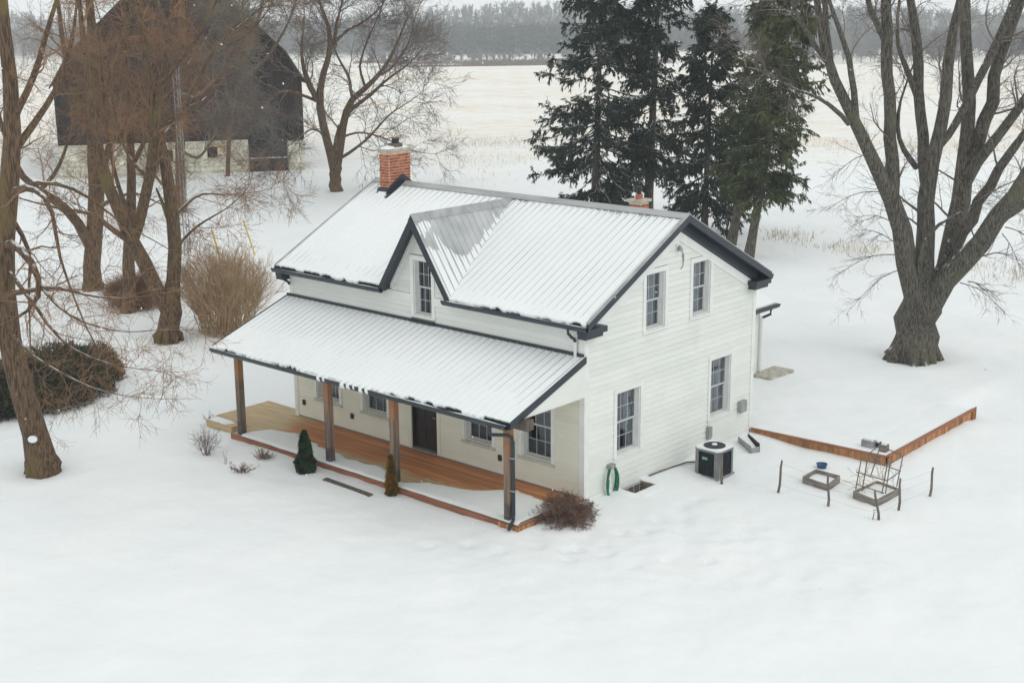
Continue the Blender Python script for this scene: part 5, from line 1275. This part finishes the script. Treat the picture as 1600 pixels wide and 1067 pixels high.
SPR = [((929, 345), 15.2, 3.9, 1.7, 'tall dark spruce farthest left behind the roof ridge', M_spr, (.3, .2), 21, 1.25, .62),
       ((1012, 342), 16.5, 2.0, 2.8, 'slender dark spruce just left of the small chimney', M_spr, (.5, .2), 22, 1.0, .45),
       ((1100, 366), 11.5, 2.45, 1.4, 'broad pointed spruce right of the small chimney', M_spr, (.2, .1), 23, 1.2, .7),
       ((1142, 384), 14.2, 1.7, 3.0, 'leaning olive spruce beside the gable roof edge', M_spr2, (2.0, 1.2), 24, .95, .42),
       ((1170, 402), 13.6, 1.9, 3.2, 'thin trunked olive spruce nearest the maple', M_spr2, (1.6, 1.0), 25, 1.0, .42)]
for (px, py), H_, r_, c0, lb, M, ln, sd, dn, pf in SPR: spruce(lb, gz(px, py), H_, r_, c0, sd, M, ln, dn, pf)

# ---- shrubs
def stem_shrub(name, label, c, rx, ry, h, n, M, seed, levels, spread=.9, basew=.5, leaf=None, cat='shrub', up=.12, wob=.08, r0=.014, hv=.5):
    rg = np.random.default_rng(seed); t = thing(name, label, cat, tuple(c)); K = 6
    a = rg.random(n)*2*np.pi; q = np.sqrt(rg.random(n)); off = np.stack([np.cos(a)*q*rx, np.sin(a)*q*ry, np.zeros(n)], 1)
    p0 = c+off*basew+np.array([0, 0, -.1]); top = c+off*spread+np.stack([rg.normal(size=n)*.1, rg.normal(size=n)*.1, h*(1-hv*q**2)*(.7+.35*rg.random(n))], 1)
    s = np.linspace(0, 1, K)[None, :, None]; P = p0[:, None]+(top-p0)[:, None]*s; P[..., :2] -= ((top-p0)[:, None, :2]*.25*np.sin(np.pi*s)); P[:, 1:] += rg.normal(size=(n, K-1, 3))*wob*h*.25
    R = np.linspace(r0, r0*.35, K)[None]*(.6+.8*rg.random(n))[:, None]
    new('stems', *tubes(P, R, 4), M, t); cr = []
    Pp, Rp = P, R
    for kw in levels: Pp, Rp = spawn(rg, Pp, Rp, **kw); cr.append(tubes(Pp, Rp, 3))
    if cr: new('twigs', *join(cr), M, t)
    if leaf:
        m_, ll, ww, LM = leaf; n_, Kp, _ = Pp.shape; i = rg.integers(0, n_, m_); k = rg.integers(0, Kp, m_); A = Pp[i, k]
        v, f = blades(rg, A, unit(rg.normal(size=A.shape)), ll*(.6+.8*rg.random(m_)), ww*(.6+.8*rg.random(m_))); new('leaves', v, f, LM, t)
    return t
c = (gz(300, 524)+gz(410, 516))/2; c[2] = G0
stem_shrub('tan_shrub', 'large rounded tan shrub of bare stems left of the porch', c, 1.95, 1.8, 3.1, 330, M_shrub, 31, [dict(n=6, length=.9, ang=(12, 38), t0=.25, K=5, up=.16, rr=.6, rmin=.006), dict(n=4, length=.45, ang=(15, 45), K=4, up=.12, rmin=.005)], spread=1.05, basew=.55, hv=.32)
c = gz(212, 478)
stem_shrub('rusty_thicket', 'low rusty brown thicket at the foot of the forked tree', c, 1.5, 1.2, 1.3, 260, M_two, 32, [dict(n=8, length=.6, ang=(15, 55), t0=.2, K=4, up=.1, rr=.6, rmin=.006), dict(n=3, length=.3, K=3, rmin=.005)], basew=.8)
c = gz(884, 818); c[2] = G0
def round_bush():
    rg = np.random.default_rng(33); t = thing('round_bush', 'round brown leafless bush at the right porch corner', 'bush', tuple(c))
    n = 190; d = unit(rg.normal(size=(n, 3))+np.array([0, 0, .75])); d[:, 2] = np.abs(d[:, 2])*.85+.02; L_ = .68*(.78+.3*rg.random(n)); s = np.linspace(0, 1, 6)[None, :, None]
    P = (c+np.array([0, 0, .02]))[None, None]+d[:, None]*L_[:, None, None]*s*np.array([1.12, 1.12, 1.15]); P = P+rg.normal(size=P.shape)*.018*s
    R = np.linspace(.010, .004, 6)[None]*np.ones((n, 1))
    P1, R1 = spawn(rg, P, R, 11, .22, (30, 75), .3, 4, .2, .03, .7, .6, .0035); P2, R2 = spawn(rg, P1, R1, 5, .13, (25, 65), .2, 3, .16, .03, .7, .5, .003)
    new('stems', *tubes(P, R, 4), M_bush, t); new('twigs', *join([tubes(P1, R1, 3), tubes(P2, R2, 3)]), M_bush, t)
    m_ = 2600; i = rg.integers(0, len(P2), m_); A = P2[i, rg.integers(1, 3, m_)]; v, f = blades(rg, A, unit(rg.normal(size=A.shape)), .022+.02*rg.random(m_), .007+.006*rg.random(m_)); new('dead_leaves', v, f, M_leaf, t)
round_bush()
def cedar(name, label, c, h, r, M, seed, n=5200, M2=None, lean=0.):
    rg = np.random.default_rng(seed); t = thing(name, label, 'cedar', tuple(c)); MB().tube([c+np.array([0, 0, -.1]), c+np.array([0, 0, h*.9])], [.03, .008], 6).build('trunk', M_bark2, t)
    z = rg.random(n)**1.25; a = rg.random(n)*2*np.pi
    rad = r*np.interp(z, [0, .12, .35, .6, .8, 1], [.75, 1, .9, .55, .36, .06])*(.80+.22*vnoise(a*1.9+seed, z*7)*2)*np.sqrt(.45+.55*rg.random(n))
    A = c+np.stack([np.cos(a)*rad, np.sin(a)*rad, z*h*.95], 1); D = unit(np.stack([np.cos(a)*.6, np.sin(a)*.6, np.full(n, .9)], 1)+rg.normal(size=(n, 3))*.35)
    v, f = blades(rg, A, D, .05+.06*rg.random(n), .010+.012*rg.random(n)); new('foliage', v, f, M, t)
    if M2:
        k = rg.random(n) < .0; 
    return t
cedar('young_cedar', 'small dark green conical cedar before the second porch post', gz(478, 741), 1.22, .31, M_ced, 41)
cedar('golden_cedar', 'thin golden brown cedar before the third porch post', gz(612, 777), 1.12, .17, M_gold, 42, 3400)
# yew hedge at the left edge, under the leaning tree's boughs
def yew():
    rg = np.random.default_rng(43); lobes = []
    c0 = gz(75, 640); t = thing('yew_hedge', 'wide dark evergreen hedge mound behind the leaning tree', 'hedge', tuple(c0))
    cs = [(20, 655, 2.0, 1.5), (70, 648, 2.0, 1.7), (112, 632, 1.8, 1.6), (150, 612, 1.2, 1.15), (-40, 662, 2.0, 1.5), (-110, 680, 2.2, 1.5)]
    A = []; D = []
    st = []
    for px, py, r, h in cs:
        b = gz(px, py-18); n = int(5200*r/1.6); d = unit(rg.normal(size=(n, 3))); d[:, 2] = np.abs(d[:, 2]); q = (.62+.38*rg.random(n)**.5)*(1+.28*vnoise(d[:, 0]*4+px, d[:, 1]*4+d[:, 2]*3))
        A.append(b+d*q[:, None]*np.array([r*.72, r*.72, h])); D.append(unit(d*.6+rg.normal(size=(n, 3))*.55+np.array([0, 0, .25])))
        m_ = 110; dd = unit(rg.normal(size=(m_, 3))); dd[:, 2] = np.abs(dd[:, 2])*1.1; s = np.linspace(0, 1, 5)[None, :, None]
        st.append(b+dd[:, None]*s*np.array([r*.78, r*.78, h*1.08]))
    A = np.concatenate(A); D = np.concatenate(D); v, f = blades(rg, A, D, .10+.12*rg.random(len(A)), .016+.016*rg.random(len(A))); new('foliage', v, f, M_yew, t)
    P = np.concatenate(st); P[:, 1:] += rg.normal(size=P[:, 1:].shape)*.04; R = np.linspace(.02, .006, 5)[None]*np.ones((len(P), 1))
    P1, R1 = spawn(rg, P, R, 6, .5, (20, 60), .5, 4, .15, .02, .6, .6, .004)
    new('stems', *join([tubes(P, R, 4), tubes(P1, R1, 3)]), M_twd, t)
yew()
# small dead plants in the front border
for k, (px, py, h, w_, n, lb) in enumerate(((322, 712, .95, .50, 26, 'spindly frosted bare shrub left of the deck corner'), (326, 662, .42, .18, 7, 'tiny bare twig plant behind the spindly shrub'), (354, 726, .62, .12, 3, 'two thin dead stalks in snow before the deck corner'), (378, 737, .28, .45, 30, 'flattened dark seedhead clump in the front border'), (411, 722, .40, .30, 34, 'dark dried flower clump against the deck edge'))):
    c = gz(px, py)
    stem_shrub('dead_plant', lb, c, w_, w_*.7, h, n, mat('frosted_stems', lin((150, 138, 132)), lin((110, 98, 94)), (6, 6, 6), rough=.9) if k < 3 else M_bush, 50+k, [dict(n=5, length=h*.32, ang=(20, 50), t0=.35, K=4, up=.1, rr=.7, rmin=.004), dict(n=2, length=h*.16, K=3, rmin=.0035)] if k != 2 else [], spread=1.0, basew=.2, cat='plant', leaf=(150, .03, .012, M_bush) if k > 2 else None, r0=.010)
rgf = np.random.default_rng(77)
tag(MB().tube([gz(1530, 578), gz(1540, 580)+np.array([0, 0, .05]), gz(1553, 588)+np.array([0, 0, .03])], .025, 5).build('fallen_branch', M_bark, None, loc=tuple(gz(1530, 578))), 'short fallen branch on the snow right of the maple', 'branch')

# ---- antenna mast with guy wires and yellow guards
mp_ = gz(294, 402); ms = thing('antenna_mast', 'slim lattice antenna mast rising among the left trees', 'mast', tuple(mp_))
hh = 9.0; tri = [(0, .16), (-.14, -.08), (.14, -.08)]
for a, b in tri: MB().tube([mp_+np.array([a, b, -.2]), mp_+np.array([a, b, hh])], .02, 5).build('mast_leg', M_steel, ms)
zg = MB(); zs = np.arange(0, hh-.3, .35)
for i, z in enumerate(zs):
    for j in range(3):
        a = np.array([*tri[j], 0]); b = np.array([*tri[(j+1) % 3], 0]); zg.tube([mp_+a+np.array([0, 0, z]), mp_+b+np.array([0, 0, z+.35])], .008, 4, cap=False)
zg.build('bracing', M_steel, ms)
for k, (pb, pt, lb) in enumerate((((346, 413), (332, 362), 'leaning yellow guy wire guard nearer the house chimney side trees'), ((399, 399), (380, 345), 'leaning yellow guy wire guard on the open snow beside the spreading tree'))):
    p = gz(*pb); q = ats(*pt, sdist(p)-.3); t = thing('wire_guard', ('left' if k == 0 else 'right')+' of the two leaning yellow guy wire guards in the snow', 'wire guard', tuple(p), 'yellow guy wire guards')
    MB().tube([p-np.array([0, 0, .1]), p+(q-p)*.5, q], .045 if k == 0 else .035, 8).build('yellow_tube', M_yel, t)
    top = mp_+np.array([0, 0, 7.5+.8*k]); MB().tube([p, q, q+(top-q)*.5, top], .006, 4).build('guy_wire', M_steel, t)

# ---- barn
def barn():
    R0 = gz(478, 266); Lp = gz(265, 274.5); u = (Lp-R0)[:2]; u /= np.linalg.norm(u); n = np.array([-u[1], u[0]])   # u to the left along the facade
    if n@(CAM[:2]-R0[:2]) < 0: n = -n
    g0 = G0
    t = thing('barn', 'black board gambrel barn on a whitewashed stone base behind the left trees', 'barn', (R0[0], R0[1], g0))
    Wd, Dp, zs_ = 17.0, 22.0, 2.25
    P = lambda a, d, z: (R0[0]+u[0]*a-n[0]*d, R0[1]+u[1]*a-n[1]*d, g0+z)       # a along facade, d depth away
    prof = [(0, 6.6), (1.1, 8.4), (Wd/2, 15.4), (Wd-1.1, 8.4), (Wd, 6.6)]
    top = lambda a: float(np.interp(a, [p[0] for p in prof], [p[1] for p in prof]))
    def hexa(a0, a1, d0, d1, z0, z1, z0b=None, z1b=None):
        return MB().hexa([P(a0, d0, z0), P(a1, d0, z0), P(a1, d1, z0), P(a0, d1, z0)][::-1], [P(a0, d0, z1), P(a1, d0, z1b or z1), P(a1, d1, z1b or z1), P(a0, d1, z1)][::-1])
    hexa(.06, Wd-.06, .25, Dp, zs_-.3, 6.5).build('barn_body', M_barn, t)
    # gable end core
    MB().prism([P(a, .25, z-.05) for a, z in prof]+[P(Wd, .25, zs_), P(0, .25, zs_)], (-n[0]*.1, -n[1]*.1, 0)).build('gable_core', M_barn, t)
    DA, DB = 1.28, 4.0     # door run
    bw = .27; a = .0; i = 0
    while a < Wd-.02:
        b = min(a+bw-.012, Wd); z0 = zs_+.02
        if not (b > DA and a < DB): 
            e = random.uniform(0, .02); MB().hexa([P(a, .2-e, z0), P(b, .2-e, z0), P(b, .25, z0), P(a, .25, z0)][::-1], [P(a, .2-e, top(a)), P(b, .2-e, top(b)), P(b, .25, top(b)), P(a, .25, top(a))][::-1]).build('cladding_board', M_barn, t)
        else:
            MB().hexa([P(a, .2, 3.62), P(b, .2, 3.62), P(b, .25, 3.62), P(a, .25, 3.62)][::-1], [P(a, .2, top(a)), P(b, .2, top(b)), P(b, .25, top(b)), P(a, .25, top(a))][::-1]).build('cladding_board', M_barn, t)
        a += bw
    d = hexa(DA, DB, .12, .19, -.1, 3.6).build('barn_door', M_barnd, t)
    for k in range(9):
        a0 = DA+.02+k*(DB-DA-.04)/9; hexa(a0+.006, a0+(DB-DA-.04)/9-.006, .085, .119, -.05, 3.55).build('door_board', M_barnd, d)
    hexa(DA+.05, DB-.05, .06, .0845, .95, 1.02).build('door_snow', M_snow, d)
    # stone base: two stretches of wall with rubble courses
    def stones(a0, a1, z1):
        w_ = hexa(a0+.03, a1-.03, -.02, .5, -.5, z1-.04).build('stone_wall', M_stone, t)
        z = -.15; r = 0
        while z < z1-.12:
            hc = min(random.uniform(.26, .40), z1-z); a_ = a0
            while a_ < a1-.1:
                L_ = min(random.uniform(.35, .75), a1-a_)
                if a1-a_-L_ < .2: L_ = a1-a_
                e = random.uniform(0, .05); jj = .012
                wa, wb = a_+jj, a_+L_-jj; cc = .04
                # a stone with a chamfered face
                pts0 = [P(wa, -.02, z+jj), P(wb, -.02, z+jj), P(wb, -.02, z+hc-jj), P(wa, -.02, z+hc-jj)]; pts1 = [P(wa+cc, -.06-e, z+jj+cc*.7), P(wb-cc, -.06-e, z+jj+cc*.7), P(wb-cc, -.06-e, z+hc-jj-cc*.7), P(wa+cc, -.06-e, z+hc-jj-cc*.7)]
                if not any(wa < q1 and wb > q0 and z+hc > s0 and z < s1 for q0, q1, s0, s1 in HOLES): MB().hexa(pts0, pts1).build('stone', M_stone, w_)
                a_ += L_
            z += hc
        return w_
    HOLES = [(6.2, 6.95, 1.15, 1.95), (9.3, 10.1, 1.0, 1.8)]
    stones(0.0, DA-.02, 2.2); wl2 = stones(DB+.02, Wd, 2.35)
    for q0, q1, s0, s1 in HOLES: hexa(q0+.02, q1-.02, -.05, -.021, s0+.02, s1-.02).build('barn_window', M_barn, t)
    # roof: two gambrel slopes per side, with overhang
    for k in range(4):
        (a0, z0), (a1, z1) = prof[k], prof[k+1]
        if k == 0: a0 -= .25; z0 -= .41
        if k == 3: a1 += .25; z1 -= .41
        q = [P(a0, -.35, z0), P(a1, -.35, z1), P(a1, Dp+.3, z1), P(a0, Dp+.3, z0)]
        MB().hexa(q[::-1], [(x, y, z+.14) for x, y, z in q[::-1]]).build('roof_slope', M_barnroof, t)
barn()

# ---- dry grass: ditch strip past the spruces and tufts in the field
def grass():
    rg = np.random.default_rng(61); A = []
    def strip(pts, n, w_):
        p = np.array([gz(*q) for q in pts]); seg = np.r_[0, np.cumsum(np.linalg.norm(np.diff(p, axis=0), axis=1))]; u = rg.random(n)*seg[-1]
        u = u+.6*np.sin(u*2.3); base = np.stack([np.interp(u, seg, p[:, c_]) for c_ in range(3)], 1); base[:, :2] += rg.normal(size=(n, 2))*w_; return base
    A.append(strip([(1190, 366), (1240, 374), (1300, 384), (1350, 392), (1420, 400)], 850, 1.0)); A.append(strip([(1200, 224), (1280, 226), (1360, 231), (1600, 236)], 1500, 3.2)); A.append(strip([(690, 228), (780, 224), (860, 226)], 900, 2.2))
    A.append(strip([(640, 232), (700, 260), (760, 290)], 300, 2.2)); A.append(strip([(660, 250), (760, 252), (850, 250)], 400, 2.5)); A.append(strip([(1480, 410), (1540, 425), (1600, 440)], 350, .9))
    A = np.concatenate(A); A[:, 2] = ground(A[:, 0], A[:, 1])-.02; n = len(A)
    k = vnoise(A[:, 0]*.5, A[:, 1]*.5)+.5 > .25; A = A[k]; n = len(A)
    D = unit(np.stack([rg.normal(size=n)*.3, rg.normal(size=n)*.3, np.ones(n)], 1)); v, f = blades(rg, A, D, .16+.40*rg.random(n)**1.5, .008+.010*rg.random(n))
    o = new('dry_grass', v, f, M_straw, None); tag(o, 'dry straw coloured grass standing along the ditch and in the field', 'grass', kind='stuff')
grass()
def st_xy(s, t): return np.stack([CAM[0]+np.asarray(s)*NH[0]+np.asarray(t)*RT0[0], CAM[1]+np.asarray(s)*NH[1]+np.asarray(t)*RT0[1]], -1)
def far_woods():
    rg = np.random.default_rng(62)
    def place(n, s0, s1, t0, t1, p=1.0):
        s = s0+(s1-s0)*rg.random(n)**p; t = (t0+(t1-t0)*rg.random(n))*s/600; xy = st_xy(s, t); return np.column_stack([xy, ground(xy[:, 0], xy[:, 1])-.3]), s, t
    def bare(n, *a, hmin=9, hmax=14, p=1.6, wd=.16, m_=46):
        B, s, t = place(n, *a, p=p); i = np.repeat(np.arange(n), m_); h = (hmin+(hmax-hmin)*rg.random(n))[i]; u = rg.random(len(i))
        root = B[i].copy(); root[:, 2] += h*(.05+.62*u**.8)*(u > .06); root[:, :2] += rg.normal(size=(len(i), 2))*.35*(u > .06)[:, None]
        out = rg.normal(size=(len(i), 3)); out[:, 2] = 1.1+np.abs(out[:, 2]); D = unit(np.where((u > .06)[:, None], out, np.array([0, 0, 1.])+out*.03)); L_ = np.where(u > .06, h*.36*(.6+.6*rg.random(len(i))), h*.8)
        return blades(rg, root, D, L_, wd*(.6+.9*rg.random(len(i)))*np.where(u > .06, 1, 1.7))
    def con(n, *a, hmin=10, hmax=14, p=1.5, m_=46):
        B, s, t = place(n, *a, p=p); i = np.repeat(np.arange(n), m_); h = (hmin+(hmax-hmin)*rg.random(n))[i]; u = rg.random(len(i)); z = h*(.12+.88*u); rad = h*.17*(1-u)*(.7+.6*rg.random(len(i))); az = rg.random(len(i))*6.283
        root = B[i]+np.stack([np.zeros(len(i)), np.zeros(len(i)), z], 1); D = unit(np.stack([np.cos(az), np.sin(az), -.35+.9*u**6], 1)); return blades(rg, root, D, rad*1.5+.4, rad*.45+.15)
    v, f = join([bare(800, 740, 1000, -330, 330), bare(520, 575, 720, 110, 340, hmin=11, hmax=16, p=1.2), bare(420, 690, 800, -330, -30, p=1.0), bare(2200, 860, 1450, -380, 380, hmin=7, hmax=15, p=.8, m_=26, wd=.3), bare(120, 640, 700, -60, 40, hmin=3, hmax=6, p=1)])
    tag(new('far_bare_woods', v, f, M_fordec, None), 'grey bare woods on the far hillside', 'woods', kind='stuff')
    v, f = join([con(900, 725, 860, -24, 50, p=1.0, hmin=11, hmax=14), con(420, 730, 950, 40, 150), con(260, 760, 1000, -140, -20), con(200, 640, 820, 150, 300), con(450, 1000, 1350, -300, 300)])
    tag(new('far_pine_plantation', v, f, M_forcon, None), 'dark haze tinted pine plantation beyond the field', 'woods', kind='stuff')
    B = []
    for s_, t0, t1, n in ((585, -45, 60, 500), (610, -20, 70, 600), (560, -70, 10, 400), (640, -70, 60, 400), (470, -40, 70, 120)):
        s = s_+rg.normal(size=n)*4; t = t0+(t1-t0)*rg.random(n); xy = st_xy(s, t); B.append(np.column_stack([xy, ground(xy[:, 0], xy[:, 1])]))
    B = np.concatenate(B); i = np.repeat(np.arange(len(B)), 7); D = unit(rg.normal(size=(len(i), 3))*.5+np.array([0, 0, 1.])); v, f = blades(rg, B[i]+rg.normal(size=(len(i), 3))*np.array([.8, .8, .0]), D, 1.0+1.6*rg.random(len(i)), .12+.12*rg.random(len(i)))
    tag(new('valley_brush', v, f, M_forbr, None), 'reddish brush strips on the snowy valley floor', 'brush', kind='stuff')
far_woods()
def far_house(px, py, w_, lb):
    s = 760.0
    while s < 1440:                                   # first place along this direction where the hillside rises to the house
        p = ats(px, py, s)
        if float(ground(p[0], p[1]))+5.5 >= p[2]: break
        s += 10
    zg = float(ground(p[0], p[1])); c = np.array([p[0], p[1], zg]); u = RT0; n = NH; h = 3.4
    t = thing('distant_house', lb, 'house', tuple(c), 'distant houses')
    Q = lambda a, d, z: tuple(c+u*a+n*d+np.array([0, 0, z])); dp = 4
    MB().hexa([Q(-w_, -dp, -1), Q(w_, -dp, -1), Q(w_, dp, -1), Q(-w_, dp, -1)], [Q(-w_, -dp, h), Q(w_, -dp, h), Q(w_, dp, h), Q(-w_, dp, h)]).build('wall', M_cream, t)
    MB().prism([Q(-w_-.5, -dp-.6, h-.2), Q(-w_-.5, 0, h+3.2), Q(-w_-.5, dp+.6, h-.2)], tuple(u*(2*w_+1))).build('roof', M_snow, t)
    for a in (-w_*.5, w_*.4): MB().hexa([Q(a, -dp-.1, h-2), Q(a+1.4, -dp-.1, h-2), Q(a+1.4, -dp-.01, h-2), Q(a, -dp-.01, h-2)], [Q(a, -dp-.1, h-.7), Q(a+1.4, -dp-.1, h-.7), Q(a+1.4, -dp-.01, h-.7), Q(a, -dp-.01, h-.7)]).build('window', M_dark, t)
far_house(686, 27, 5.5, 'long pale snowy roof among the far woods'); far_house(652, 19, 4.0, 'small pale house high on the far wooded hill')

# ---- haze: one closed box of thin air round the whole scene
def haze():
    c0 = st_xy(-180, 0); mb = MB(); pts = [st_xy(s, t) for s, t in ((-160, -1650), (-160, 1650), (1700, 1650), (1700, -1650))]
    mb.hexa([(*p, -60) for p in pts], [(*p, 24) for p in pts])
    M = bpy.data.materials.new('haze_air'); M.use_nodes = True; N = M.node_tree.nodes; L = M.node_tree.links; N.clear()
    o = N.new('ShaderNodeOutputMaterial'); v = N.new('ShaderNodeVolumePrincipled'); v.inputs['Color'].default_value = (.92, .97, 1.0, 1); v.inputs['Density'].default_value = HAZE; v.inputs['Anisotropy'].default_value = .2
    L.new(v.outputs[0], o.inputs['Volume'])
    ob = mb.build('haze', M, None); tag(ob, 'thin pale winter haze over the fields', kind='stuff'); return ob
HAZE = .00045
haze()

# ---- light snowfall: small flakes in the air
def flakes():
    rg = np.random.default_rng(91); n = 170; D = 14+32*rg.random(n); px = rg.random(n)*1700-50; py = rg.random(n)*1000
    C_ = np.array([CAM+ray(a, b)*d for a, b, d in zip(px, py, D)]); C_ = C_[C_[:, 2] > .3]; n = len(C_); r = .009+.010*rg.random(n)
    ax = unit(rg.normal(size=(n, 3))); o1 = unit(np.cross(ax, rg.normal(size=(n, 3)))); o2 = np.cross(ax, o1)
    V = np.stack([C_+ax*r[:, None]*1.7, C_-ax*r[:, None]*1.7, C_+o1*r[:, None], C_-o1*r[:, None], C_+o2*r[:, None]*.6, C_-o2*r[:, None]*.6], 1).reshape(-1, 3)
    F_ = np.array([(0, 2, 4), (0, 4, 3), (0, 3, 5), (0, 5, 2), (1, 4, 2), (1, 3, 4), (1, 5, 3), (1, 2, 5)]); f = (np.arange(n)[:, None, None]*6+F_[None]).reshape(-1, 3)
    tag(new('falling_snow', V, f, M_snow, None), 'sparse snowflakes drifting down in front of the house', 'snow', kind='stuff')
flakes()
